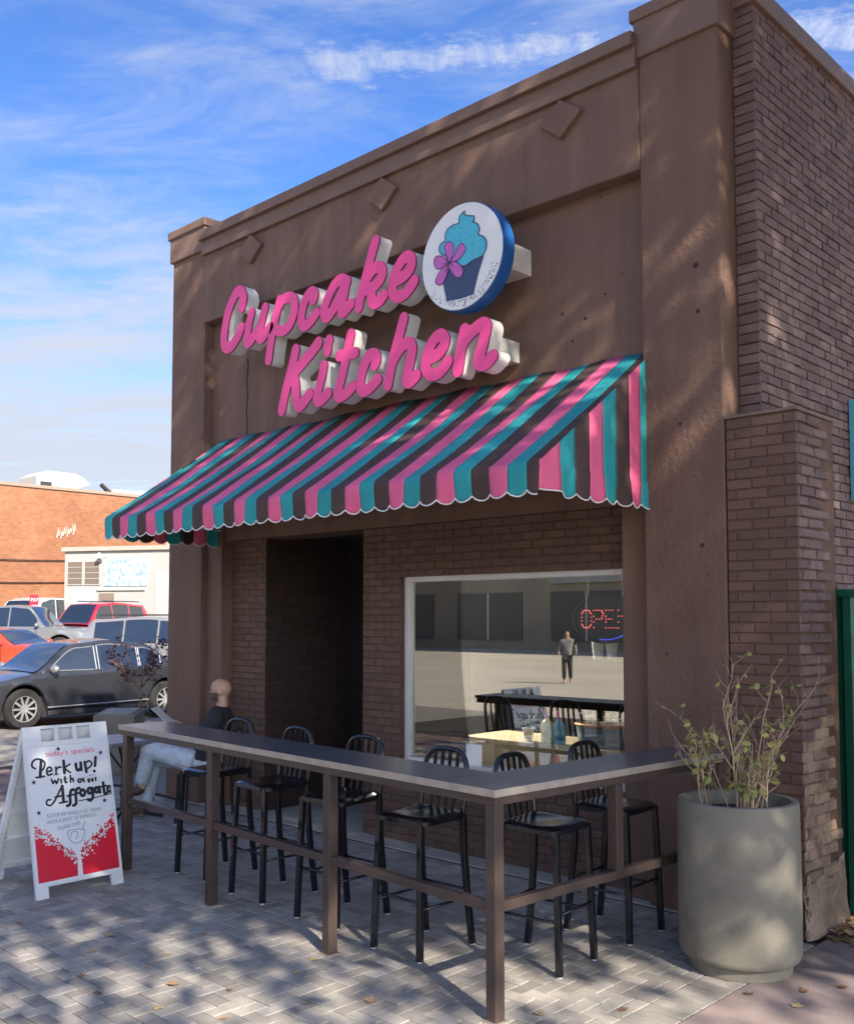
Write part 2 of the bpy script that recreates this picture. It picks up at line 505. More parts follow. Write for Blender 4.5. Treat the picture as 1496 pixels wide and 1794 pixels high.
M_lot = mat('lot_concrete', (.22, .203, .178), .9, var=.14, vscale=.7, bump=.004, bscale=30, spec=.2, dirt=((.17, .16, .145), .35, .5, .75, .7))
M_asphalt = mat('asphalt', (.20, .19, .175), .9, var=.14, vscale=.8, bump=.004, bscale=60, spec=.25)
M_street = mat('pale_street_concrete', (.45, .41, .34), .9, var=.12, vscale=.3, bump=.004, bscale=40, spec=.2)
M_black = mat('black_gloss_metal', (.008, .009, .013), .22, var=.1, vscale=8, spec=.55, coat=.25)
M_blackmatte = mat('black_matte_metal', (.012, .012, .014), .5, spec=.4)
M_bronze = mat('bronze_painted_steel', (.070, .050, .043), .38, metal=.25, var=.15, vscale=9, spec=.5, bump=.0006, bscale=120)
M_bronze_edge = mat('worn_steel_edge', (.42, .37, .32), .42, metal=.55, var=.2, vscale=12)
M_tabletop = mat('grey_laminate_top', (.085, .092, .108), .26, var=.12, vscale=3, spec=.6, bump=.0004, bscale=15)
M_white = mat('white_paint', (.78, .77, .73), .45, var=.05, vscale=5)
M_alu = mat('aluminium_frame', (.62, .61, .58), .38, metal=.35, var=.06, vscale=6)
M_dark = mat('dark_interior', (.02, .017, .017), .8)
M_ply = mat('interior_wood', (.42, .28, .15), .55, var=.25, vscale=5)
M_concpot = mat('grey_cast_concrete', (.195, .182, .145), .82, var=.18, vscale=3.2, bump=.0025, bscale=60, spec=.3, dirt=((.115, .105, .085), 3.0, .52, .75, .6))

# ------------------------------------------------------------------ ground, pavements, lot
def zlot(x): return max(0.0, (-x - 16) * .032)
g = MB()
g.add([(-900, -900, -.09), (900, -900, -.09), (900, 900, -.09), (-900, 900, -.09)], [(0, 1, 2, 3)])
tag(g.build('ground', M_asphalt), kind='structure')
# paver bed
tag(MB().box(-9.6, .515, -9.0, .04, -.085, -.006).build('paver_bed', M_sand), kind='structure')
bed = bpy.data.objects['paver_bed']
PW = .0865
NPX = 112
PX0 = .30 - NPX * PW
HL, HH = PW - .0032, PW / 2 - .0032
def herring(x0, x1, y0, y1):
    out = []
    for i in range(int((x1 - x0) / PW)):
        for j in range(int((y1 - y0) / PW)):
            m = (i - j) % 4
            cx, cy = x0 + i * PW, y0 + j * PW
            if m == 0: out.append((cx + PW, cy + PW / 2, 0))
            elif m == 3: out.append((cx + PW / 2, cy + PW, 1))
    return out
pav = [(x, y, k) for x, y, k in herring(PX0, .301, -5.4, .0) if not (k == 0 and x > .30 - PW * .4) and not (k == 1 and y > -5.4 + int(5.4 / PW) * PW - PW * .4)]
pav_edge = [(.4085, -5.4 + (i + .5) * PW, 2) for i in range(62)]
allp = pav + pav_edge
# half pavers closing the toothed right and wall edges of the herringbone
halves = []
ni = NPX; nj = int(5.4 / PW)
for j in range(nj):
    if (ni - 1 - j) % 4 == 0: halves.append((PX0 + (ni - .5) * PW, -5.4 + (j + .5) * PW))
for i in range(ni):
    if (i - (nj - 1)) % 4 == 3: halves.append((PX0 + (i + .5) * PW, -5.4 + (nj - .5) * PW))
pav_len = None
def pscore(p):
    d = Vector((p[0], p[1], 0)) - CAM
    fw = Vector((-math.sin(YAW), math.cos(YAW), 0)); rt = Vector((math.cos(YAW), math.sin(YAW), 0))
    z = d.dot(fw); x = d.dot(rt)
    if z < 3.9 or abs(x) > z * .43: return 1e6 + d.length
    return d.length
allp.sort(key=pscore)
pm = MB(); piece(pm, (0, 0, -.03), (1, 0, 0), (0, 1, 0), (0, 0, 1), HL, HH, .030, .0028)
paver_me = pm.mesh('paver', mats=[M_paver])
pm = MB(); piece(pm, (0, 0, -.03), (1, 0, 0), (0, 1, 0), (0, 0, 1), .1035, HH, .030, .0028)
edge_me = pm.mesh('edge_paver', mats=[M_paver])
for x, y, k in allp[:300]:
    o = put('paver', edge_me if k == 2 else paver_me, None, bed)
    o.location = (x, y, random.uniform(-.0015, .001)); o.rotation_euler = (random.gauss(0, .006), random.gauss(0, .006), (PI / 2 if k == 1 else 0) + random.gauss(0, .008))
pm = MB(); pr = MB()
for x, y in halves: piece(pr if x < -7.2 else pm, (x, y, -.03), (1, 0, 0), (0, 1, 0), (0, 0, 1), HH, HH, .030, .0028)
for x, y, k in allp[300:]:
    a = random.gauss(0, .008) + (PI / 2 if k == 1 else 0)
    ax = (math.cos(a), math.sin(a), 0); up = (-math.sin(a), math.cos(a), 0)
    piece(pr if x < -7.2 else pm, (x, y, -.03 + random.uniform(-.0015, .001)), ax, up, (random.gauss(0, .006), random.gauss(0, .006), 1), .1035 if k == 2 else HL, HH, .030, .0028)
tag(pm.build('pavers_beyond', M_paver_i, bed), kind='stuff')
tag(pr.build('red_pavers_beyond', M_redpaver_i, bed), kind='stuff')
# pale concrete strip against the shop wall, pinkish sidewalk, street, lot
tag(MB().box(-6.0, -.02, -.0005, .55, -.09, .006).build('concrete_strip', M_conc), kind='structure')
sw = MB().box(.522, 14, -9.0, 12, -.09, -.002)
tag(sw.build('sidewalk', M_pink), kind='structure')
tag(MB().box(-9.6, 14, -9.22, -9.005, -.09, .002).build('kerb', M_conc), kind='structure')
tag(MB().box(-120, 14, -45, -9.3, -.089, -.07).build('street', M_street), kind='structure')
lot = MB()
xs = [-9.605, -12, -16, -20, -26, -32, -38, -44, -60, -90]
lot.grid([[(x, y, zlot(x) + .002) for y in (-9.0, -4, 0, 4, 8, 14, 22, 40, 90)] for x in xs], flip=True)
lot.add([(-9.605, .045, .002), (-6.0, .045, .002), (-6.0, 90, .002), (-9.605, 90, .002)], [(0, 1, 2, 3)])
tag(lot.build('parking_lot', M_lot), kind='structure')

# ------------------------------------------------------------------ the shop building
shop = thing('shop_building', 'brown painted single-storey shop with parapet, brick side wall and recessed doorway', 'building', (-3.15, 0, 0))
XL, XR = -6.31, 0.0
# pilasters
for nm, x0, x1 in (('pilaster', -6.31, -5.71), ('pilaster', -.575, 0.0)):
    p = MB().box(x0, x1, 0, .5, 0, 5.70).build(nm, M_stucco, shop); bevel(p, .012, 2)
    c = box_part('pilaster_cap', M_cap, p, x0 - .025, x1 + .025, -.03, .55, 5.63, 5.90, .012)
    box_part('pilaster_coping', M_cap, p, x0 - .045, x1 + .045, -.05, .57, 5.88, 5.97, .012)
# narrower inner pilasters under the panel
for x0, x1 in ((-5.712, -5.462), (-.80, -.573)):
    bevel(MB().box(x0, x1, .073, .45, 0, 3.3).build('inner_pilaster', M_smooth, shop), .008)
# facade panel, beam and parapet bands
facade = MB().box(-5.712, -.573, .12, .5, 2.62, 4.92).build('facade_panel', M_smooth, shop)
bevel(MB().box(-5.712, -.573, -.012, .5, 4.865, 5.60).build('facade_beam', M_smooth, shop), .01)
bevel(MB().box(-5.712, -.573, -.052, .52, 5.565, 5.72).build('parapet_band', M_cap, shop), .008)
bevel(MB().box(-5.712, -.573, -.098, .54, 5.705, 5.80).build('parapet_coping', M_cap, shop), .008)
for dx in (-4.88, -3.04, -1.195):
    d = MB(); dz = 5.425
    d.prism([(dx - .185, dz), (dx, dz - .15), (dx + .185, dz), (dx, dz + .135)], 'y', -.055, -.005)
    bevel(d.build('diamond_ornament', M_smooth, shop, fix=True), .006)
# thin crack and form line on the panel
cr = MB().tube([(-5.125 + .012 * math.sin(i * 1.7), .118, 4.42 - i * .08) for i in range(12)], .006, 5)
cr.build('panel_crack', mat('crack_shadow', (.03, .022, .02), .9), shop)
for (px_, pz_, py_, pr_) in ((-1.308, 4.058, .12, .012), (-1.109, 3.983, .12, .013), (-1.22, 3.839, .12, .009), (-.963, 4.829, .12, .008), (-.939, 4.123, .12, .010), (-.174, 4.108, 0, .018), (-.164, 3.808, 0, .014), (-.159, 2.308, 0, .013), (-1.494, 3.499, .12, .008), (-.797, 4.232, .12, .007), (-.30, 3.1, 0, .010), (-2.6, 4.7, .12, .009), (-.42, 1.62, 0, .009)):
    MB().lathe([(pr_ * 1.1, -.0015), (pr_ * .6, -.003), (pr_ * .1, -.0025)], 9, (px_, py_, pz_), axis='y').build('wall_pit', MATS['crack_shadow'], shop, fix=True)
# roof and hidden walls
box_part('roof', M_cap, shop, -6.25, .1, .5, 13.8, 5.35, 5.45)
box_part('left_wall', M_smooth, shop, -6.31, -6.05, .5, 14, 0, 5.75)
box_part('rear_wall', M_smooth, shop, -6.05, .0, 13.8, 14, 0, 5.75)
# --- brickwork below the awning, the doorway return and the right flank
groups = []   # (wall object, axis, up, out, list)
wallA = MB()
wallA.box(-5.462, -4.932, .212, .5, 0, 2.66); wallA.box(-3.527, -3.065, .212, .5, 0, 2.66)
wallA.box(-3.065, -.573, .212, .34, 0, .655); wallA.box(-3.065, -.573, .212, .34, 2.20, 2.66)
wallA.box(-4.918, -3.527, .212, .5, 2.63, 2.66)
wa = wallA.build('brick_front', M_mortar, shop)
bl = lay_bricks((-5.462, .212, .0), (1, 0, 0), (0, 0, 1), (0, -1, 0), 4.889, 2.66, course=.0625, length=.2, openings=((.553, 1.935, -1, 2.63), (2.397, 6, .655, 2.2)))
groups.append((wa, (1, 0, 0), (0, 0, 1), (0, -1, 0), bl, M_brick, M_brick_i, .0010, .007))
box_part('doorway_side_wall', M_shadedbrick, shop, -3.515, -3.37, .5, 1.45, 0, 2.66)
wd = MB().box(-5.06, -4.917, .2135, 1.45, 0, 2.629).build('doorway_side_wall', M_shadedbrick, shop)
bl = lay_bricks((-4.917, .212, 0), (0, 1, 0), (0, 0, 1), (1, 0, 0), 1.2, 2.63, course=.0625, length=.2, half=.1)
groups.append((wd, (0, 1, 0), (0, 0, 1), (1, 0, 0), bl, M_shadedbrick, M_shadedbrick, .0010, .007))
# right flank: front end of the old brick wall and its side
ws = MB().box(.0, .138, .214, .62, 0, 5.84).box(.0, .136, .62, 14, 0, 5.84).build('brick_flank', M_oldmortar, shop)
bl = lay_bricks((.002, .214, 3.0), (1, 0, 0), (0, 0, 1), (0, -1, 0), .15, 2.84, course=.0655, length=.34)
groups.append((ws, (1, 0, 0), (0, 0, 1), (0, -1, 0), bl, M_sidebrick, M_sidebrick_i, .003, .011))
bl = lay_bricks((.137, .205, 0.0), (0, 1, 0), (0, 0, 1), (1, 0, 0), 3.2, 5.84, course=.0655, length=.205, joint=.009)
groups.append((ws, (0, 1, 0), (0, 0, 1), (1, 0, 0), bl, M_sidebrick, M_sidebrick_i, .0035, .011))
bevel(MB().box(-.0, .185, .16, 14, 5.80, 5.93).build('flank_coping', M_cap, shop), .01)
def in_view(c):
    d = Vector(c) - CAM
    fw = Vector((-math.sin(YAW), math.cos(YAW), 0)); rt = Vector((math.cos(YAW), math.sin(YAW), 0))
    z = d.dot(fw); x = d.dot(rt)
    return z > 1 and abs(x) < z * .43 and d.z / z < .60
cand = []
for gi, gq in enumerate(groups):
    for bi, (c, hl, hh) in enumerate(gq[4]):
        d = CAM - c; s = abs(d.normalized().dot(Vector(gq[3]))) * hl * hh / d.length_squared
        hidden = (gi == 0 and (c.z > 2.5)) or (gi == 3 and c.z < 2.2) or (gi == 1)
        cand.append((-(s if (in_view(c) and not hidden) else 0), gi, bi))
cand.sort()
single = {(g_, b_) for _, g_, b_ in cand[:300]}
brick_cache = {}
for gi, (w, ax, up, out, lst, mo, mj, jit, dep) in enumerate(groups):
    jm = MB()
    for bi, (c, hl, hh) in enumerate(lst):
        if (gi, bi) in single:
            key = (gi, round(hl, 2), bi % 3)
            if key not in brick_cache:
                b = MB(); piece(b, (0, 0, 0), ax, up, out, hl, hh, dep, .004, jit); brick_cache[key] = b.mesh('brick', mats=[mo])
            o = put('brick', brick_cache[key], None, w)
            o.location = c + Vector(out) * random.uniform(-.002, .002 + jit * .5)
        else:
            piece(jm, c + Vector(out) * random.uniform(-.002, .002 + jit * .5), ax, up, out, hl, hh, dep, .004, jit)
    if jm.v: tag(jm.build('brick_courses', mj, w), kind='stuff')
# door at the back of the recess
door = MB().box(-4.9, -3.53, 1.22, 1.28, 0, 2.63).build('door', mat('dark_door', (.018, .015, .016), .45), shop)
box_part('door_frame', M_blackmatte, door, -4.55, -3.62, 1.19, 1.218, .02, 2.12)
box_part('door_pane', glass_mat('door_glass', (.25, .25, .28), .06), door, -4.45, -3.72, 1.178, 1.186, .25, 2.0)
box_part('door_handle', M_alu, door, -3.72, -3.69, 1.12, 1.185, .95, 1.2)
box_part('doorway_floor', M_conc, shop, -4.905, -3.527, .552, 1.22, -.05, .008)
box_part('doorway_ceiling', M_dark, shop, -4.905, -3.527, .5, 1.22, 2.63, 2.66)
# --- shop window
WX0, WX1, WZ0, WZ1, WY = -3.055, -.575, .655, 2.20, .275
wf = MB()
wf.box(WX0, WX0 + .05, WY - .03, WY + .05, WZ0, WZ1); wf.box(WX0 + .05, WX1, WY - .03, WY + .05, WZ1 - .05, WZ1); wf.box(WX0 + .05, WX1, WY - .05, WY + .05, WZ0, WZ0 + .045)
wfr = wf.build('window_frame', M_alu, shop); bevel(wfr, .004)
box_part('window_glazing_bead', M_alu, wfr, WX0 + .052, WX0 + .068, WY - .012, WY + .03, WZ0 + .05, WZ1 - .052)
M_glass = glass_mat('shop_glass', (.92, .94, .92), .18)
gp = MB().box(WX0 + .045, WX1 + .01, WY + .008, WY + .014, WZ0 + .04, WZ1 - .045).build('window_pane', M_glass, wfr)
# the room behind the glass
room = MB()
room.add([(-3.5, .345, .03), (-.2, .345, .03), (-.2, 4.2, .03), (-3.5, 4.2, .03), (-3.5, .345, 2.75), (-.2, .345, 2.75), (-.2, 4.2, 2.75), (-3.5, 4.2, 2.75)],
         [(0, 1, 2, 3), (7, 6, 5, 4), (3, 2, 6, 7), (0, 3, 7, 4), (1, 5, 6, 2)])
room.build('room_shell', mat('room_walls', (.10, .085, .07), .85, var=.3, vscale=1.5), shop)
# ------------------------------------------------------------------ brick pier beside the shop
pier = thing('brick_pier', 'low brown brick pier with ragged plastered side between shop and green fence', 'pier', (.24, .25, 0))
pc = MB().box(.012, .448, .012, .56, 0, 3.085).build('pier_core', M_mortar, pier)
bl = lay_bricks((.006, .012, 0), (1, 0, 0), (0, 0, 1), (0, -1, 0), .456, 3.09, course=.0628, length=.205, half=-.04)
cache = {}
for bi, (c, hl, hh) in enumerate(bl):
    key = (round(hl, 2), bi % 3)
    if key not in cache:
        b = MB(); piece(b, (0, 0, 0), (1, 0, 0), (0, 0, 1), (0, -1, 0), hl, hh, .007, .003, .001); cache[key] = b.mesh('brick', mats=[M_brick])
    put('brick', cache[key], None, pc).location = c
cache = {}
M_plaster = mat('weathered_tan_plaster', (.30, .22, .16), .9, var=.4, vscale=6, bump=.012, bscale=22, spec=.2, dirt=((.42, .34, .27), 3.0, .52, .68, .7))
M_tanbrick = mat('limewashed_brick', (.27, .195, .14), .9, var=.45, vscale=5, bump=.012, bscale=30, spec=.2, rnd='object', rndamt=.2, dirt=((.12, .08, .065), 4.0, .5, .66, .8))
side = lay_bricks((.448, .0, 0), (0, 1, 0), (0, 0, 1), (1, 0, 0), .56, 3.09, course=.0628, length=.205, half=-.06)
for bi, (c, hl, hh) in enumerate(side):
    lim = .50 + .06 * max(0, 1 - c.z / 1.2)
    if c.y + hl > lim - .03 and random.random() < .5: continue
    if c.y + hl > lim + .02: continue
    tan_ = c.z < 1.15 + .25 * mnoise.noise((c.y * 4, c.z * 2, .3))
    key = (round(hl, 2), bi % 4, tan_)
    if key not in cache:
        b = MB(); piece(b, (0, 0, 0), (0, 1, 0), (0, 0, 1), (1, 0, 0), hl, hh + (.003 if tan_ else 0), .016, .007, .005 if not tan_ else .009); cache[key] = b.mesh('brick', mats=[M_tanbrick if tan_ else M_sidebrick])
    put('brick', cache[key], None, pc).location = c + Vector((random.uniform(-.004, .004), 0, 0))
# crumbling plaster foot
sk = []
for i in range(14):
    row = []; z = i / 13
    for j in range(13):
        y = -.004 + .60 * j / 12; top = .22 + .30 * (.5 + .5 * mnoise.noise((y * 5, 2.2, 9))) * (.6 + .6 * y)
        row.append((.470 + .030 * (1 - z) ** 2 * (.4 + y) + .010 * mnoise.noise((y * 9, z * 6, 1.7)) - (.022 if i == 13 or j in (0, 12) else 0), y, z * top))
    sk.append(row)
MB().grid(sk).build('plaster_foot', M_plaster, pier, smooth=True)
box_part('pier_cap', mat('pier_cap_mortar', (.15, .11, .09), .9, var=.2, vscale=8, bump=.006, bscale=40), pier, .0, .462, -.004, .55, 3.086, 3.105)

# ------------------------------------------------------------------ green corrugated fence and blue board at the right
fence = thing('metal_fence', 'dark green corrugated metal fence panel beside the brick pier', 'fence', (1.2, .62, 0))
M_green = mat('green_sheet_metal', (.006, .085, .055), .35, metal=.3, var=.12, vscale=4)
P = []
for z in (0.02, 1.98):
    row = []
    for i in range(141):
        x = .40 + i * .012; k = i % 12
        row.append((x, .60 + (.022 if k in (0, 1, 2, 3, 4) else (0 if 6 <= k <= 10 else .011)), z))
    P.append(row)
MB().grid(P).build('sheet', M_green, fence)
box_part('top_rail', M_green, fence, .39, 2.1, .585, .64, 1.98, 2.03, .006)
bd = thing('blue_board', 'pale blue board fixed high on the brick side wall above green fence', 'board', (.17, 1.9, 2.7))
box_part('panel', mat('pale_blue_paint', (.12, .45, .55), .5), bd, .158, .20, 1.63, 2.6, 2.72, 3.42, .004)
box_part('trim', MATS['pale_blue_paint'], bd, .156, .21, 1.615, 1.64, 2.70, 3.44, .003)
# ------------------------------------------------------------------ traced lettering and logo outlines (metres on the sign face)
LETTERS = [
('C', [[(-4.634, 4.732), (-4.609, 4.812), (-4.648, 4.881), (-4.702, 4.894), (-4.758, 4.853), (-4.832, 4.763), (-4.878, 4.665), (-4.904, 4.563), (-4.913, 4.474), (-4.894, 4.413), (-4.845, 4.387), (-4.777, 4.403), (-4.696, 4.465), (-4.641, 4.535)]]),
('u', [[(-4.481, 4.647), (-4.512, 4.573), (-4.534, 4.489), (-4.551, 4.412), (-4.541, 4.378), (-4.502, 4.383), (-4.425, 4.435), (-4.355, 4.485)], [(-4.281, 4.651), (-4.312, 4.579), (-4.34, 4.498), (-4.36, 4.423), (-4.347, 4.38), (-4.302, 4.387), (-4.246, 4.427), (-4.202, 4.458)]]),
('p', [[(-4.069, 4.672), (-4.122, 4.531), (-4.17, 4.385), (-4.205, 4.251), (-4.22, 4.16)], [(-4.105, 4.59), (-4.032, 4.66), (-3.941, 4.67), (-3.875, 4.64), (-3.856, 4.575), (-3.873, 4.494), (-3.926, 4.421), (-4.004, 4.387), (-4.077, 4.398), (-4.127, 4.431)]]),
('c', [[(-3.606, 4.573), (-3.586, 4.609), (-3.612, 4.645), (-3.664, 4.638), (-3.719, 4.583), (-3.753, 4.507), (-3.764, 4.433), (-3.742, 4.38), (-3.695, 4.37), (-3.632, 4.398), (-3.564, 4.448)]]),
('a', [[(-3.174, 4.633), (-3.247, 4.665), (-3.321, 4.643), (-3.39, 4.576), (-3.438, 4.507), (-3.463, 4.44), (-3.443, 4.389), (-3.4, 4.391), (-3.336, 4.442), (-3.272, 4.514), (-3.22, 4.58), (-3.179, 4.634)], [(-3.179, 4.634), (-3.199, 4.561), (-3.225, 4.482), (-3.242, 4.414), (-3.224, 4.379), (-3.177, 4.4), (-3.126, 4.432)]]),
('k', [[(-2.831, 4.884), (-2.865, 4.809), (-2.905, 4.715), (-2.944, 4.614), (-2.982, 4.518), (-3.013, 4.435), (-3.028, 4.382)], [(-2.924, 4.602), (-2.865, 4.65), (-2.796, 4.664), (-2.752, 4.623), (-2.766, 4.565), (-2.825, 4.523), (-2.913, 4.503)], [(-2.913, 4.503), (-2.874, 4.459), (-2.873, 4.404), (-2.834, 4.374), (-2.775, 4.385), (-2.732, 4.413)]]),
('e', [[(-2.589, 4.502), (-2.51, 4.517), (-2.445, 4.555), (-2.422, 4.609), (-2.45, 4.659), (-2.51, 4.658), (-2.571, 4.606), (-2.615, 4.542), (-2.633, 4.465), (-2.622, 4.402), (-2.57, 4.367), (-2.5, 4.374), (-2.44, 4.411), (-2.395, 4.453)]]),
('K', [[(-3.837, 4.181), (-3.87, 4.083), (-3.927, 3.944), (-3.978, 3.819), (-4.023, 3.676)], [(-3.533, 4.186), (-3.598, 4.137), (-3.699, 4.075), (-3.789, 4.021), (-3.869, 3.979)], [(-3.869, 3.979), (-3.839, 3.885), (-3.83, 3.795), (-3.814, 3.712), (-3.779, 3.677), (-3.717, 3.705), (-3.65, 3.76)]]),
('i', [[(-3.46, 3.974), (-3.486, 3.885), (-3.523, 3.791), (-3.548, 3.715), (-3.525, 3.68), (-3.468, 3.696), (-3.403, 3.732)], [(-3.393, 4.181), (-3.407, 4.144), (-3.414, 4.095)]]),
('t', [[(-3.123, 4.178), (-3.148, 4.095), (-3.189, 3.962), (-3.24, 3.816), (-3.279, 3.717), (-3.265, 3.681), (-3.218, 3.682), (-3.156, 3.704), (-3.099, 3.737)], [(-3.262, 4.024), (-3.158, 4.018), (-3.071, 4.014)]]),
('c', [[(-2.835, 3.872), (-2.816, 3.916), (-2.831, 3.956), (-2.89, 3.963), (-2.944, 3.911), (-2.987, 3.829), (-3.006, 3.743), (-2.991, 3.696), (-2.943, 3.679), (-2.869, 3.707), (-2.801, 3.747)]]),
('h', [[(-2.508, 4.183), (-2.539, 4.103), (-2.586, 3.983), (-2.64, 3.841), (-2.684, 3.685)], [(-2.618, 3.875), (-2.565, 3.933), (-2.502, 3.974), (-2.444, 3.975), (-2.416, 3.928), (-2.429, 3.856), (-2.458, 3.771), (-2.478, 3.7), (-2.454, 3.668), (-2.408, 3.684), (-2.372, 3.708)]]),
('e', [[(-2.236, 3.814), (-2.156, 3.828), (-2.092, 3.875), (-2.073, 3.933), (-2.112, 3.973), (-2.176, 3.956), (-2.233, 3.894), (-2.269, 3.812), (-2.264, 3.738), (-2.214, 3.687), (-2.137, 3.69), (-2.078, 3.724), (-2.044, 3.757)]]),
('n', [[(-1.875, 3.965), (-1.894, 3.887), (-1.923, 3.786), (-1.944, 3.672)], [(-1.901, 3.86), (-1.84, 3.912), (-1.766, 3.954), (-1.698, 3.975), (-1.668, 3.948), (-1.684, 3.882), (-1.712, 3.796), (-1.738, 3.724), (-1.731, 3.684), (-1.685, 3.676), (-1.64, 3.696), (-1.609, 3.721)]])]
FROSTING=[(-1.842, 4.838), (-1.846, 4.814), (-1.797, 4.79), (-1.756, 4.776), (-1.752, 4.746), (-1.764, 4.734), (-1.72, 4.709), (-1.7, 4.663), (-1.712, 4.629), (-1.668, 4.602), (-1.637, 4.56), (-1.641, 4.505), (-1.677, 4.462), (-1.765, 4.45), (-1.863, 4.431), (-1.963, 4.519), (-2.048, 4.559), (-2.095, 4.597), (-2.091, 4.647), (-2.039, 4.672), (-2.039, 4.711), (-2.014, 4.749), (-1.963, 4.764), (-1.9, 4.766), (-1.9, 4.8), (-1.879, 4.823)]
WRAPPER=[(-2.014, 4.442), (-1.863, 4.431), (-1.765, 4.45), (-1.661, 4.458), (-1.717, 4.333), (-1.762, 4.197), (-1.897, 4.193), (-2.027, 4.203), (-2.061, 4.338)]
PETALS=[[(-2.006, 4.485), (-2.035, 4.582), (-2.044, 4.629), (-2.009, 4.652), (-1.971, 4.632), (-1.95, 4.592), (-1.963, 4.531)], [(-2.006, 4.485), (-1.946, 4.527), (-1.913, 4.582), (-1.871, 4.603), (-1.834, 4.562), (-1.847, 4.527), (-1.905, 4.491)], [(-2.006, 4.485), (-1.938, 4.481), (-1.88, 4.435), (-1.859, 4.392), (-1.88, 4.356), (-1.926, 4.364), (-1.972, 4.413)], [(-2.006, 4.485), (-2.014, 4.423), (-2.044, 4.366), (-2.087, 4.341), (-2.134, 4.368), (-2.126, 4.405), (-2.074, 4.457)], [(-2.006, 4.485), (-2.074, 4.469), (-2.126, 4.476), (-2.152, 4.527), (-2.134, 4.568), (-2.074, 4.559), (-2.031, 4.523)]]
FLOWER_C=(-2.006, 4.485)
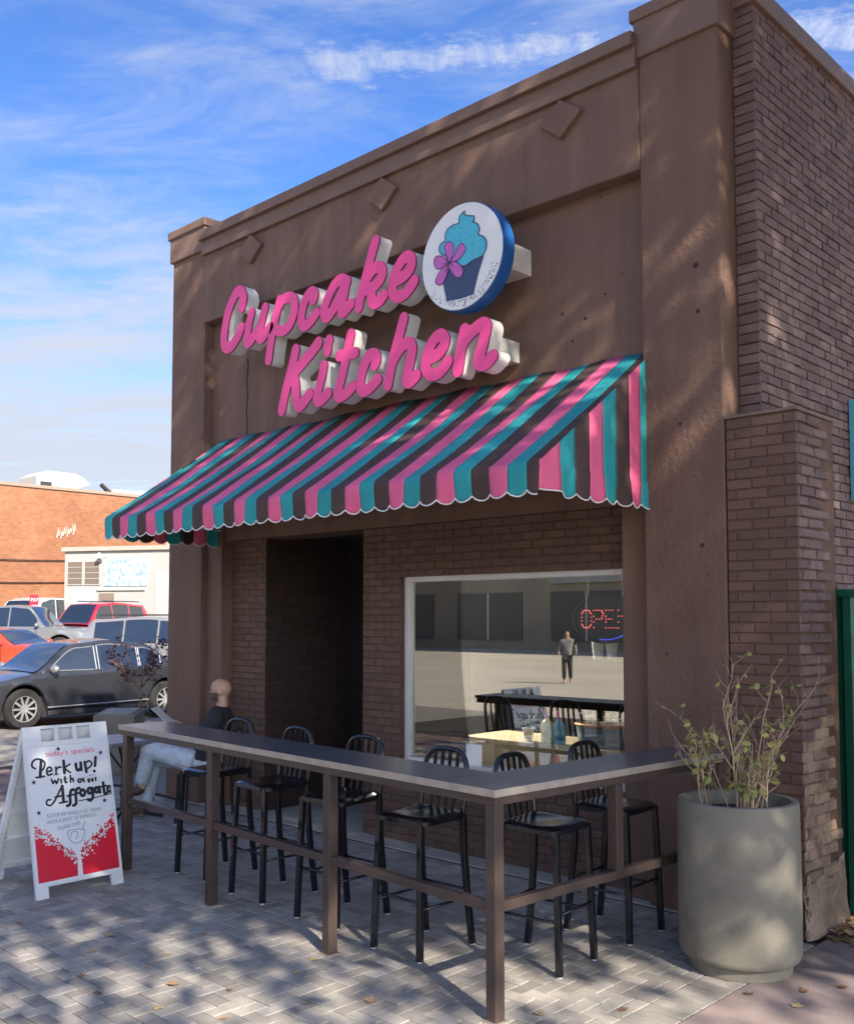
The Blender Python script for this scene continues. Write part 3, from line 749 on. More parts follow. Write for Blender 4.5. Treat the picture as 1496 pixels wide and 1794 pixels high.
BOARD_STROKES=[(2, [(-2.527, 0.918), (-2.538, 0.862), (-2.549, 0.804)]), (1, [(-2.576, 0.863), (-2.597, 0.883), (-2.584, 0.917), (-2.546, 0.927), (-2.506, 0.901), (-2.518, 0.857), (-2.542, 0.845)]), (1, [(-2.577, 0.802), (-2.519, 0.804)]), (1, [(-2.495, 0.833), (-2.463, 0.839), (-2.469, 0.861), (-2.49, 0.857), (-2.499, 0.83), (-2.489, 0.809), (-2.462, 0.815)]), (1, [(-2.429, 0.858), (-2.433, 0.808)]), (1, [(-2.429, 0.84), (-2.407, 0.857), (-2.393, 0.852)]), (0, [(-2.449, 0.806), (-2.417, 0.808)]), (2, [(-2.368, 0.896), (-2.372, 0.812)]), (1, [(-2.325, 0.868), (-2.364, 0.845), (-2.329, 0.809)]), (2, [(-2.281, 0.865), (-2.28, 0.827), (-2.265, 0.82), (-2.252, 0.83)]), (2, [(-2.244, 0.87), (-2.246, 0.82)]), (2, [(-2.213, 0.871), (-2.21, 0.801)]), (1, [(-2.211, 0.862), (-2.178, 0.877), (-2.162, 0.851), (-2.191, 0.826), (-2.209, 0.831)]), (2, [(-2.126, 0.897), (-2.139, 0.837)]), (2, [(-2.15, 0.801), (-2.149, 0.799)]), (1, [(-2.471, 0.777), (-2.464, 0.749), (-2.447, 0.767), (-2.438, 0.746), (-2.421, 0.775)]), (1, [(-2.404, 0.769), (-2.404, 0.746)]), (1, [(-2.374, 0.784), (-2.375, 0.746), (-2.364, 0.746)]), (0, [(-2.387, 0.768), (-2.359, 0.771)]), (1, [(-2.332, 0.788), (-2.337, 0.743)]), (1, [(-2.334, 0.761), (-2.318, 0.766), (-2.316, 0.745)]), (1, [(-2.251, 0.751), (-2.271, 0.757), (-2.282, 0.744), (-2.27, 0.733), (-2.254, 0.742)]), (1, [(-2.24, 0.757), (-2.237, 0.735)]), (2, [(-2.2, 0.767), (-2.201, 0.732)]), (1, [(-2.2, 0.754), (-2.174, 0.766)]), (2, [(-2.174, 0.766), (-2.174, 0.735)]), (1, [(-2.171, 0.751), (-2.148, 0.769), (-2.149, 0.734)]), (1, [(-2.497, 0.64), (-2.518, 0.639), (-2.527, 0.614), (-2.501, 0.602), (-2.469, 0.628), (-2.436, 0.674), (-2.403, 0.723)]), (2, [(-2.401, 0.723), (-2.406, 0.614)]), (1, [(-2.46, 0.654), (-2.399, 0.657)]), (1, [(-2.435, 0.609), (-2.381, 0.612)]), (2, [(-2.321, 0.688), (-2.341, 0.685), (-2.354, 0.649), (-2.361, 0.595), (-2.383, 0.583)]), (1, [(-2.374, 0.65), (-2.331, 0.654)]), (2, [(-2.28, 0.694), (-2.3, 0.687), (-2.312, 0.651), (-2.317, 0.593), (-2.339, 0.58)]), (1, [(-2.328, 0.655), (-2.288, 0.661)]), (2, [(-2.243, 0.657), (-2.247, 0.646), (-2.254, 0.639), (-2.263, 0.638), (-2.27, 0.642), (-2.275, 0.65), (-2.276, 0.661), (-2.272, 0.671), (-2.265, 0.678), (-2.256, 0.68), (-2.249, 0.676), (-2.244, 0.668), (-2.243, 0.657)]), (2, [(-2.19, 0.664), (-2.193, 0.655), (-2.199, 0.649), (-2.207, 0.648), (-2.215, 0.651), (-2.219, 0.659), (-2.22, 0.668), (-2.216, 0.677), (-2.21, 0.683), (-2.202, 0.685), (-2.195, 0.681), (-2.19, 0.674), (-2.19, 0.664)]), (2, [(-2.184, 0.683), (-2.187, 0.622), (-2.209, 0.599), (-2.226, 0.607)]), (2, [(-2.139, 0.664), (-2.142, 0.656), (-2.148, 0.65), (-2.155, 0.649), (-2.162, 0.652), (-2.166, 0.659), (-2.167, 0.667), (-2.163, 0.676), (-2.158, 0.681), (-2.15, 0.683), (-2.144, 0.68), (-2.14, 0.673), (-2.139, 0.664)]), (2, [(-2.13, 0.684), (-2.129, 0.645)]), (2, [(-2.096, 0.71), (-2.096, 0.635), (-2.079, 0.635)]), (1, [(-2.114, 0.683), (-2.074, 0.687)]), (2, [(-2.037, 0.659), (-2.041, 0.65), (-2.048, 0.643), (-2.056, 0.642), (-2.063, 0.645), (-2.068, 0.653), (-2.068, 0.663), (-2.065, 0.672), (-2.058, 0.678), (-2.05, 0.679), (-2.042, 0.676), (-2.038, 0.668), (-2.037, 0.659)]), (0, [(-2.294, 0.606), (-2.186, 0.612), (-2.034, 0.627)])]
BOARD_STARS=[(-2.395, 0.984), (-2.083, 0.928), (-2.598, 0.771), (-2.589, 0.562), (-2.104, 0.585)]
BOARD_CUP=[[(-2.402, 0.411), (-2.381, 0.335), (-2.318, 0.332), (-2.285, 0.404), (-2.402, 0.411)], [(-2.383, 0.373), (-2.375, 0.4), (-2.338, 0.398), (-2.339, 0.367), (-2.355, 0.359)], [(-2.296, 0.405), (-2.277, 0.452), (-2.266, 0.454)]]
BOARD_RED=[[(-2.643, 0.441), (-2.585, 0.401), (-2.508, 0.338), (-2.437, 0.276), (-2.363, 0.202), (-2.371, 0.108), (-2.658, 0.104)], [(-2.033, 0.456), (-2.11, 0.395), (-2.197, 0.33), (-2.274, 0.273), (-2.331, 0.217), (-2.334, 0.106), (-2.051, 0.111)]]
BOARD_TEXT={'today': [(-2.494, 0.937), (-2.129, 0.94)], 'l1': [(-2.537, 0.522), (-2.142, 0.518)], 'l2': [(-2.543, 0.477), (-2.178, 0.485)], 'l3': [(-2.474, 0.425), (-2.305, 0.445)]}
# ------------------------------------------------------------------ channel-letter signs
M_pinkface = mat('pink_acrylic', (.84, .060, .265), .32, var=.06, vscale=5, spec=.5)
M_trimcap = mat('magenta_trim_cap', (.23, .03, .12), .4)
M_return = mat('white_letter_return', (.72, .71, .66), .45, var=.08, vscale=9)
M_raceway = mat('cream_raceway', (.62, .61, .54), .5, var=.12, vscale=5)
def letter_sign(name, label, lets, ry0, ry1, rz, rx0, rx1):
    t = thing(name, label, 'sign', ((rx0 + rx1) / 2, 0, (rz[0] + rz[1]) / 2))
    rw = MB().box(rx0, rx1, ry1, .118, rz[0], rz[1]).build('raceway', M_raceway, t); bevel(rw, .006)
    for ch, paths in lets:
        r = .046 if ch.islower() else .050
        lp = stroke_loops(paths, [r] * len(paths), .0085)
        me = extrude_loops(lp, lambda u, v: (u, -.298, v), lambda u, v: (u, ry1 - .001, v), 'letter', mats=[M_return])
        lo = put('letter', me, None, t)
        lf = stroke_loops(paths, [r + .003] * len(paths), .0085)
        me = extrude_loops(lf, lambda u, v: (u, -.314, v), lambda u, v: (u, -.2985, v), 'letter_face', mats=[M_pinkface, M_trimcap], side_mi=1)
        put('letter_face', me, None, lo)
    return t
cup = letter_sign('lettering_sign', 'pink script word Cupcake in white-sided channel letters on cream raceway, beside round logo sign', LETTERS[:7], 0, -.17, (4.50, 4.63), -4.72, -1.9)
kit = letter_sign('lettering_sign', 'pink script word Kitchen in white-sided channel letters just above the awning', LETTERS[7:], 0, -.17, (3.76, 3.92), -3.9, -1.70)
# each raceway is pegged to the wall
# round logo sign
DC = (-1.885, 4.51); DR = .402
disc = thing('round_logo_sign', 'round white sign with turquoise cupcake and pink flower, blue rim', 'sign', (DC[0], 0, DC[1]))
box_part('raceway', M_raceway, disc, -1.85, -1.585, -.205, .118, 4.40, 4.60, .006)
M_bluerim = mat('blue_rim_paint', (.012, .09, .30), .3, var=.08, vscale=6)
MB().lathe([(DR * .98, -.205), (DR, -.21), (DR, -.325), (DR * .985, -.335)], 56, (DC[0], 0, DC[1]), axis='y').build('rim', M_bluerim, disc, fix=True, angle=40)
M_discw = mat('white_acrylic_face', (.74, .75, .73), .35, var=.03, vscale=3)
MB().lathe([(DR * .985, -.334), (DR * .975, -.340)], 56, (DC[0], 0, DC[1]), axis='y').build('face', M_discw, disc, fix=True)
M_frost = mat('turquoise_print', (.065, .46, .60), .4, var=.06, vscale=12); M_navy = mat('navy_print', (.03, .055, .13), .4); M_pet = mat('orchid_print', (.52, .12, .44), .4, var=.10, vscale=20)
def flat(poly, y, name, m, parent, smooth=3):
    pp = smooth_path(list(poly) + [poly[0]], smooth)[:-1] if smooth else list(poly)
    me = extrude_loops([pp], lambda u, v: (u, y - .0015, v), lambda u, v: (u, y, v), name, mats=[m])
    return put(name, me, None, parent)
def outline(poly, y, w, name, m, parent, smooth=3, closed=True):
    pp = [tuple(p) for p in poly] + ([tuple(poly[0])] if closed else [])
    lp = stroke_loops([pp], [w], max(w * .6, .0015))
    me = extrude_loops(lp, lambda u, v: (u, y - .0012, v), lambda u, v: (u, y, v), name, mats=[m])
    return put(name, me, None, parent)
wrp = flat(WRAPPER, -.3405, 'wrapper_print', M_navy, disc, 0)
fr = flat(FROSTING, -.3425, 'frosting_print', M_frost, disc, 4)
outline(FROSTING, -.3440, .0045, 'outline', M_navy, fr)
for p in PETALS:
    po = flat(p, -.3445, 'petal_print', M_pet, disc, 4)
    outline(p, -.3462, .0035, 'outline', mat('plum_print', (.16, .04, .16), .4), po)
sp = MB()
for i in range(150):
    u, v = random.uniform(-2.1, -1.63), random.uniform(4.46, 4.82)
    # sprinkles inside the frosting
    ins = False; n = len(FROSTING)
    for k in range(n):
        (x1, z1), (x2, z2) = FROSTING[k], FROSTING[(k + 1) % n]
        if (z1 > v) != (z2 > v) and u < (x2 - x1) * (v - z1) / (z2 - z1) + x1: ins = not ins
    if ins: sp.box(u - .004, u + .004, -.3441, -.3436, v - .003, v + .003)
sp.build('sprinkles', mat('teal_print', (.02, .16, .22), .5), fr)
dots = MB()
for i in range(110):
    a = random.uniform(-2.55, -.35); rr = random.uniform(.80, .95) * DR
    u, v = DC[0] + rr * math.cos(a), DC[1] + rr * math.sin(a)
    dots.box(u - .004, u + .004, -.3412, -.3404, v - .0035, v + .0035)
dots.build('sprinkles', M_navy, disc)
for k in range(5):
    a = R([98, 45, -30, -118, 170][k])
    MB().tube([(FLOWER_C[0], -.347, FLOWER_C[1]), (FLOWER_C[0] + .065 * math.cos(a), -.347, FLOWER_C[1] + .065 * math.sin(a))], .003, 5).build('stamen_print', M_navy, disc)

# ------------------------------------------------------------------ striped awning
awn = thing('striped_awning', 'pink, turquoise and brown striped scalloped awning over the shopfront', 'awning', (-3.03, 0, 2.6))
M_str = [mat('pink_canvas', (.80, .135, .28), .75, var=.10, vscale=3.5, bump=.0006, bscale=300, transl=.12), mat('turquoise_canvas', (.022, .33, .345), .75, var=.12, vscale=3.5, bump=.0006, bscale=300, transl=.12), mat('brown_canvas', (.066, .038, .032), .75, var=.14, vscale=3.5, bump=.0006, bscale=300, transl=.06)]
M_scallop = mat('white_binding', (.75, .74, .72), .7)
AT = (.118, 3.650); AF = (-1.150, 2.765)
def slope(t, x):  # point down the awning slope, with a slight sag between ribs
    y = AT[0] + (AF[0] - AT[0]) * t; z = AT[1] + (AF[1] - AT[1]) * t
    sag = .022 * math.sin(PI * t) * (1 + .35 * math.sin(x * 2.3)) + .008 * math.sin(x * 9 + t * 4) + .010 * mnoise.noise((x * 2.2, t * 3.0, .5)) - .012 * max(0.0, 1 - abs(((x + 5.52) % 1.242) - .621) / .09) * math.sin(PI * t)
    return y, z - sag
def val_y(x, t): return AF[0] - .018 - .014 * t * math.sin(x * 21.8 + 1) - .010 * t * math.sin(x * 7.1) + .01 * t
def scal(u): return 2.592 - .032 * max(0.0, math.sin(PI * u)) ** .7
trim_pts = []
def strip(x0, x1, ci, whole=(0.0, 1.0)):
    m = MB(); nc = 7; rows = []
    for i in range(13):
        t = i / 12
        rows.append([(x0 + (x1 - x0) * j / (nc - 1), *slope(t, x0 + (x1 - x0) * j / (nc - 1))) for j in range(nc)])
    rows.append([(x0 + (x1 - x0) * j / (nc - 1), AF[0] - .013, AF[1] - .012) for j in range(nc)])
    for i in range(1, 7):
        t = i / 6; row = []
        for j in range(nc):
            x = x0 + (x1 - x0) * j / (nc - 1); u = whole[0] + (whole[1] - whole[0]) * j / (nc - 1)
            zb = scal(u); zt = AF[1] - .03
            row.append((x, val_y(x, t), zt + (zb - zt) * t))
        rows.append(row)
    trim_pts.append([(p[0], p[1] - .004, p[2]) for p in rows[-1]])
    o = m.grid(rows).build('stripe_panel', M_str[ci], awn, smooth=True)
    sd = o.modifiers.new('cloth', 'SOLIDIFY'); sd.thickness = .003
    return o
PX = .4316; SW = PX / 3; PK = -.926
AX0, AX1 = -5.52, -.552
k = -12
while True:
    for ci in range(3):
        a = PK + k * PX + ci * SW; b = a + SW
        if b <= AX0 + .01 or a >= AX1 - .01: continue
        ca, cb = max(a, AX0), min(b, AX1)
        strip(ca, cb, ci, ((ca - a) / SW, (cb - a) / SW))
    k += 1
    if PK + k * PX > AX1: break
# end panels
ends_y = [.118, -.07, -.205, -.355, -.505, -.655, -.81, -.96, -1.163]
def zs(y): return AT[1] + (AF[1] - AT[1]) * (AT[0] - y) / (AT[0] - AF[0])
for xe, sgn in ((AX1, 1), (AX0, -1)):
    et = []
    for i in range(8):
        ya, yb = ends_y[i], ends_y[i + 1]
        ci = (1, 0, 2, 1, 0, 2, 1, 0)[i]
        rows = []; nc = 6
        for q in range(13):
            row = []
            for j in range(nc):
                y = ya + (yb - ya) * j / (nc - 1); u = j / (nc - 1)
                zt = zs(max(y, AF[0])) - .004; zm = AF[1] - .012; zb = scal(u) if i < 7 else 2.592
                if q <= 5: z = zt + (zm - zt) * q / 5; off = 0
                else:
                    t = (q - 5) / 7; z = zm + (zb - zm) * t; off = .006 + .014 * t * math.sin(y * 24 + .5)
                row.append((xe + sgn * off, y, z))
            rows.append(row)
        et += [(p[0] + sgn * .003, p[1], p[2]) for p in rows[-1]]
        o = MB().grid(rows).build('end_stripe_panel', M_str[ci], awn, smooth=True)
        o.modifiers.new('cloth', 'SOLIDIFY').thickness = .003
    MB().tube(et, .0045, 5).build('scallop_binding', M_scallop, awn)
tp = [p for s_ in trim_pts for p in s_]
MB().tube(tp, .005, 5).build('scallop_binding', M_scallop, awn)
for xe in (AX0 + .03, AX1 - .03):
    MB().tube([(xe, .11, 3.60), (xe, AF[0] + .03, AF[1] - .03), (xe, .11, AF[1] - .04)], .013, 6).build('frame_tube', M_alu, awn)
MB().tube([(AX0 + .03, AF[0] + .03, AF[1] - .03), (AX1 - .03, AF[0] + .03, AF[1] - .03)], .013, 6).build('frame_tube', M_alu, awn)

# ------------------------------------------------------------------ L-shaped bar table
TA = math.atan2(.0705, .9975)
table = thing('bar_table', 'L-shaped outdoor bar table with grey top and brown steel frame', 'table', (-.05, -2.172, 0), -TA)
# local axes: x towards the right of the corner (the table runs to -x), y towards the wall
TZ = 1.06; L1, L2, TD = 3.86, 1.93, .385
def tb(name, m, *b, bev=.003): return box_part(name, m, table, *b, bev, local=True)
tb('long_top', M_tabletop, -L1, -TD - .001, .004, TD, TZ - .028, TZ)
tb('short_top', M_tabletop, -TD, -.004, .004, L2, TZ - .028, TZ)
tb('edge_trim', M_bronze_edge, -L1 - .004, .002, -.002, .003, TZ - .034, TZ + .001, bev=.001)
tb('edge_trim', M_bronze_edge, -.003, .002, .004, L2, TZ - .034, TZ + .001, bev=.001)
for (x, y) in ((-.05, .05), (-1.315, .05), (-2.585, .05), (-3.80, .05), (-.05, L2 - .05)):
    p = tb('post', M_bronze, x - .031, x + .031, y - .031, y + .031, .004, TZ - .075, bev=.004)
    box_part('foot_plate', M_bronze_edge, p, x - .045, x + .045, y - .045, y + .045, .0, .006, .0, local=True)
tb('short_post', M_bronze, -.081, -.019, .93, .99, .5385, TZ - .0755, bev=.004)
tb('apron', M_bronze, -L1 + .01, -.01, .012, .042, TZ - .075, TZ - .029)
tb('apron', M_bronze, -.042, -.012, .0425, L2 - .01, TZ - .075, TZ - .029)
tb('apron', M_bronze, -L1 + .01, -.3, TD - .045, TD - .015, TZ - .075, TZ - .029)
tb('foot_rail', M_bronze, -3.765, -.085, .028, .072, .492, .538)
tb('foot_rail', M_bronze, -.072, -.028, .085, L2 - .085, .492, .538)

# ------------------------------------------------------------------ bar stools
def make_stool():
    t = thing('bar_stool', 'black metal bar stool', 'stool', group='black metal bar stools along the bar table')
    for s in (-1, 1):
        l = MB().tube([(s * .178, -.195, .006), (s * .168, -.182, .40), (s * .160, -.168, .735)], .0165, square=True).build('leg', M_black, t, local=True); bevel(l, .004)
        MB().lathe([(.013, 0), (.013, .008)], 8, (s * .178, -.195, 0)).build('foot_glide', M_white, l, local=True)
        l = MB().tube([(s * .180, .235, .006), (s * .174, .205, .25), (s * .168, .180, .52), (s * .166, .175, .735)], .0165, square=True).build('leg', M_black, t, local=True); bevel(l, .004)
        MB().lathe([(.013, 0), (.013, .008)], 8, (s * .180, .235, 0)).build('foot_glide', M_white, l, local=True)
    # arched back
    pts = [(-.166, .175, .73), (-.168, .186, .84), (-.166, .205, .94), (-.155, .216, 1.01), (-.125, .223, 1.058), (-.075, .226, 1.080), (0, .227, 1.086)]
    pts = pts + [(-x, y, z) for x, y, z in pts[-2::-1]]
    sp_ = smooth_path(pts, 3)
    MB().tube(sp_, .0155, 8).build('back_frame', M_black, t, local=True, smooth=True)
    for i in range(4):
        x = (-.087, -.029, .029, .087)[i]
        s_ = MB(); zt = 1.082 if abs(x) < .05 else 1.066
        for (a, b) in (((x * .95, .170, .758), (x, .186, .84)), ((x, .186, .84), (x, .207, .94)), ((x, .207, .94), (x, .224, zt))):
            s_.add([(a[0] - .011, a[1] - .004, a[2]), (a[0] + .011, a[1] - .004, a[2]), (a[0] + .011, a[1] + .004, a[2]), (a[0] - .011, a[1] + .004, a[2]),
                    (b[0] - .011, b[1] - .004, b[2]), (b[0] + .011, b[1] - .004, b[2]), (b[0] + .011, b[1] + .004, b[2]), (b[0] - .011, b[1] + .004, b[2])],
                   [(0, 1, 5, 4), (1, 2, 6, 5), (2, 3, 7, 6), (3, 0, 4, 7)])
        s_.build('back_slat', M_black, t, local=True)
    # dished seat with a rolled edge
    P_ = []
    for i in range(17):
        row = []
        for j in range(17):
            u = -1 + 2 * i / 16; v = -1 + 2 * j / 16
            k = (abs(u) ** 7 + abs(v) ** 7) ** (1 / 7); s_ = max(abs(u), abs(v)); f = s_ / k if k > 0 else 1
            x = .19 * u * f * (1 + .03 * v * -1); y = .188 * v * f
            z = .760 - .016 * max(0, 1 - (u * u + v * v)) - .018 * max(0, s_ - .86) / .14 + .004 * math.cos(u * 3) * (v < 0)
            row.append((x, y, z))
        P_.append(row)
    m = MB().grid(P_)
    ring = [P_[i][0] for i in range(17)] + [P_[16][j] for j in range(1, 17)] + [P_[i][16] for i in range(15, -1, -1)] + [P_[0][j] for j in range(15, 0, -1)]
    low = [(x * 1.0, y * 1.0, .715) for x, y, z in ring]
    n = len(ring)
    m.add(ring + low, [(i, (i + 1) % n, (i + 1) % n + n, i + n) for i in range(n)])
    m.add([(x * .97, y * .97, .722) for x, y, z in ring], [tuple(range(n))])
    m.build('seat', M_black, t, local=True, smooth=True, fix=True, angle=50)
    for a, b in (((-.170, -.185, .31), (.170, -.185, .31)), ((-.172, -.184, .27), (-.173, .205, .27)), ((.172, -.184, .27), (.173, .205, .27)), ((-.173, .203, .31), (.173, .203, .31))):
        MB().tube([a, b], .0085, 8).build('stretcher', M_black, t, local=True, smooth=True)
    return t
stools = [(-3.325, -1.44, .02, 'black metal bar stool at the far end of the bar table, beside the seated man'),
          (-2.575, -1.50, -.03, 'black metal bar stool in front of the dark doorway, second from the far end'),
          (-1.84, -1.53, .03, 'black metal bar stool before the brick between doorway and window'),
          (-1.075, -1.60, .01, 'black metal bar stool on the long side nearest the table corner, before the window'),
          (-.425, -1.30, R(90) + .08, 'black metal bar stool turned sideways nearest the table corner, shiny seat facing out'),
          (-.44, -.585, R(90) + .02, 'black metal bar stool by the short table arm nearest the concrete planter')]
st0 = make_stool(); remember(st0)
for i, (x, y, rz, lab) in enumerate(stools):
    o = st0 if i == 0 else copy_tree(st0)
    o.location = (x, y, 0); o.rotation_euler = (0, 0, rz); o['label'] = lab

# ------------------------------------------------------------------ sandwich board
BX0, BX1, BZ = -3.53, -3.90, 1.1
sl = Vector((BX1 - BX0, 0, BZ)); SLEN = sl.length; sl.normalize(); nb = Vector((BZ, 0, BX0 - BX1)).normalized()
def bpt(y, v, off=0.0): 
    p = Vector((BX0, 0, 0)) + sl * v + nb * off
    return (p.x, y, p.z)
board = thing('sandwich_board', 'white plastic sandwich board advertising an affogato, red lower panel', 'sign', (-3.9, -2.34, 0))
M_plastic = mat('white_plastic', (.66, .68, .68), .42, var=.05, vscale=6, spec=.45)
def skew(v): return -.04 * (1 - v / SLEN)
def bbox_panel(y0, y1, v0, v1, o0, o1, mb):
    vs = []
    for o in (o0, o1):
        for (y, v) in ((y0, v0), (y1, v0), (y1, v1), (y0, v1)): vs.append(bpt(y + skew(v), v, o))
    return mb.add(vs, [(0, 3, 2, 1), (4, 5, 6, 7), (0, 1, 5, 4), (1, 2, 6, 5), (2, 3, 7, 6), (3, 0, 4, 7)])
YA, YB = -2.632, -2.005
fp = MB()
bbox_panel(YA, YB, .075, 1.045, -.028, -.002, fp)
bbox_panel(YA, YA + .085, .0, .0749, -.028, -.002, fp); bbox_panel(YB - .085, YB, .0, .0749, -.028, -.002, fp)
bbox_panel(YA, YA + .13, 1.0451, 1.155, -.028, -.002, fp); bbox_panel(YB - .13, YB, 1.0451, 1.155, -.028, -.002, fp)
bbox_panel(YA + .1301, YB - .1301, 1.135, 1.155, -.028, -.002, fp)
for yb in (-2.405, -2.27): bbox_panel(yb, yb + .03, 1.0451, 1.1349, -.028, -.002, fp)
fpo = fp.build('front_panel', M_plastic, board)
fb = MB()
for (a, b, c, d) in ((YA + .002, YB - .002, .08, .1), (YA + .002, YB - .002, 1.01, 1.035)): bbox_panel(a, b, c, d, -.0021, .003, fb)
bbox_panel(YA + .002, YA + .02, .1001, 1.0099, -.0021, .003, fb); bbox_panel(YB - .02, YB - .002, .1001, 1.0099, -.0021, .003, fb)
fb.build('panel_rim', M_plastic, fpo)
# rear leaf
rl = MB()
def rp(y, v, o):
    s2 = Vector((.37, 0, BZ)).normalized(); n2 = Vector((-BZ, 0, .37)).normalized()
    p = Vector((-4.27, 0, 0)) + s2 * v + n2 * o
    return (p.x, y, p.z)
def rbox(y0, y1, v0, v1, o0, o1):
    vs = [rp(y + skew(v), v, o) for o in (o0, o1) for (y, v) in ((y0, v0), (y1, v0), (y1, v1), (y0, v1))]
    rl.add(vs, [(0, 1, 2, 3), (7, 6, 5, 4), (0, 4, 5, 1), (1, 5, 6, 2), (2, 6, 7, 3), (3, 7, 4, 0)])
rbox(YA, YB, .075, 1.12, -.002, .012); rbox(YA, YA + .085, 0, .0749, -.028, .012); rbox(YB - .085, YB, 0, .0749, -.028, .012)
rbox(YA, YA + .03, .075, 1.12, -.028, -.0021); rbox(YB - .03, YB, .075, 1.12, -.028, -.0021)
for v in (.1, .3, .5, .7, .9): rbox(YA + .0301, YB - .0301, v, v + .02, -.02, -.0021)
rl.build('rear_panel', M_plastic, board)
M_ink = mat('black_marker', (.015, .015, .02), .5); M_redp = mat('red_print', (.62, .012, .035), .42, var=.06, vscale=10); M_grey = mat('grey_marker', (.22, .22, .26), .6); M_redtx = mat('red_text_print', (.72, .08, .14), .5)
poster = bbox_panel(YA + .021, YB - .021, .1005, 1.0095, -.0019, -.0005, MB()).build('poster', mat('white_poster_sheet', (.70, .72, .74), .4), fpo)
RD = []
for q in BOARD_RED:
    me = extrude_loops([q], lambda u, v: bpt(u, v, .0008), lambda u, v: bpt(u, v, -.0004), 'red_print', mats=[M_redp]); put('red_print', me, None, fpo)
for side_i, q in enumerate(BOARD_RED):
    px = MB(); edge = q[:5]
    for i in range(170):
        a = random.randrange(4); t = random.random()
        y = edge[a][0] + (edge[a + 1][0] - edge[a][0]) * t; v = edge[a][1] + (edge[a + 1][1] - edge[a][1]) * t
        dv = random.gauss(.012, .022)
        s_ = random.uniform(.003, .0065); vs = [bpt(y + sx * s_, v + dv + sy * s_, .0018) for sx, sy in ((-1, -1), (1, -1), (1, 1), (-1, 1))]
        px.add(vs, [(0, 1, 2, 3)], 0 if (dv > 0.004) else 1)
    tag(px.build('confetti_print', [M_redp, M_plastic], fpo), kind='stuff')
WID = (.0035, .0065, .0105)
for grp in (range(0, 15), range(15, 27), range(27, len(BOARD_STROKES))):
    paths = [BOARD_STROKES[i][1] for i in grp]; rad = [WID[BOARD_STROKES[i][0]] for i in grp]
    me = extrude_loops(stroke_loops(paths, rad, .0022), lambda u, v: bpt(u, v, .0012), lambda u, v: bpt(u, v, -.0003), 'hand_lettering', mats=[M_ink])
    put('hand_lettering', me, None, fpo)
for (y, v) in BOARD_STARS:
    pts = [(y + (.019 if i % 2 == 0 else .008) * math.sin(i * PI / 5), v + (.019 if i % 2 == 0 else .008) * math.cos(i * PI / 5)) for i in range(10)]
    put('star_drawing', extrude_loops([pts], lambda u, w: bpt(u, w, .0012), lambda u, w: bpt(u, w, -.0003), 'star_drawing', mats=[M_ink]), None, fpo)
me = extrude_loops(stroke_loops(BOARD_CUP, [.0022] * 3, .0012), lambda u, v: bpt(u, v, .0012), lambda u, v: bpt(u, v, -.0003), 'cup_drawing', mats=[M_grey])
put('cup_drawing', me, None, fpo)
for key, s_, size, m in (('today', "today's specials", .055, M_redtx), ('l1', 'SCOOP OF VANILLA ICE CREAM', .036, M_grey), ('l2', 'WITH A SHOT OF ESPRESSO', .036, M_grey), ('l3', 'POURED OVER', .036, M_grey)):
    (y0, v0), (y1, v1) = BOARD_TEXT[key]
    tg = (v1 - v0) / (y1 - y0)
    put('printed_line', text_mesh(s_, size, lambda a, b, y0=y0, v0=v0, tg=tg: bpt(y0 + a, v0 + b + tg * a, .0012), width=(y1 - y0)), m, fpo)

# ------------------------------------------------------------------ round concrete planter with a twiggy shrub
PXX, PYY = .37, -.645
planter = thing('concrete_planter', 'tall round grey concrete planter holding a twiggy shrub, by the brick pier', 'planter', (PXX, PYY, 0))
PS = .955
pp = [(r_ * PS, z_) for r_, z_ in [(.275, 0.0), (.285, .055), (.300, .062), (.322, .075), (.330, .105), (.333, .45), (.330, .855), (.325, .878), (.312, .884), (.285, .880), (.278, .86), (.276, .80)]]
MB().lathe(pp, 56, (PXX, PYY, 0), cap0=True, cap1=False).build('pot', M_concpot, planter, smooth=True, angle=50)
MB().lathe([(.264, .805), (.15, .815), (.02, .82)], 28, (PXX, PYY, 0), cap0=False).build('soil', mat('potting_soil', (.035, .026, .02), .95, bump=.01, bscale=50), planter, smooth=True)
def leaf_mesh(l=.03, w=.018, m=None, fold=.25):
    b = MB()
    vs = [(0, 0, 0), (l * .35, w * .5, -fold * w * .5), (l * .75, w * .36, -fold * w * .4), (l, 0, -l * .12), (l * .75, -w * .36, -fold * w * .4), (l * .35, -w * .5, -fold * w * .5), (l * .5, 0, 0)]
    b.add(vs, [(0, 1, 6), (1, 2, 6), (2, 3, 6), (3, 4, 6), (4, 5, 6), (5, 0, 6)])
    return b.mesh('leaf', mats=[m])
M_twig = mat('pale_twig', (.42, .30, .20), .8, var=.25, vscale=20)
M_leafg = mat('yellow_green_leaf', (.30, .31, .09), .55, rnd='object', rndamt=.45, transl=.3)
leaf_y = leaf_mesh(.044, .030, M_leafg)
shrub = thing('shrub', 'sparse twiggy shrub with few yellow-green leaves growing in the round planter', 'shrub', (PXX, PYY, .81))
rs = random.Random(21)
tips = []
def twig(p, d, l, r, depth, mb):
    pts = [p]; n = 7
    for i in range(n):
        d = (d + Vector((rs.gauss(0, .10), rs.gauss(0, .10), rs.gauss(.03, .05)))).normalized(); p = p + d * (l / n); pts.append(p)
        if depth > 0 and i > 0 and rs.random() < (.62 if depth == 2 else .5):
            dd = (d + Vector((rs.gauss(0, .6), rs.gauss(0, .6), rs.gauss(.1, .3)))).normalized(); twig(p, dd, l * rs.uniform(.3, .55), r * .55, depth - 1, mb)
        if i > 1: tips.append((p.copy(), d.copy(), depth))
    mb.tube(pts, [r * (1 - .65 * i / n) for i in range(n + 1)], 5, caps=False)
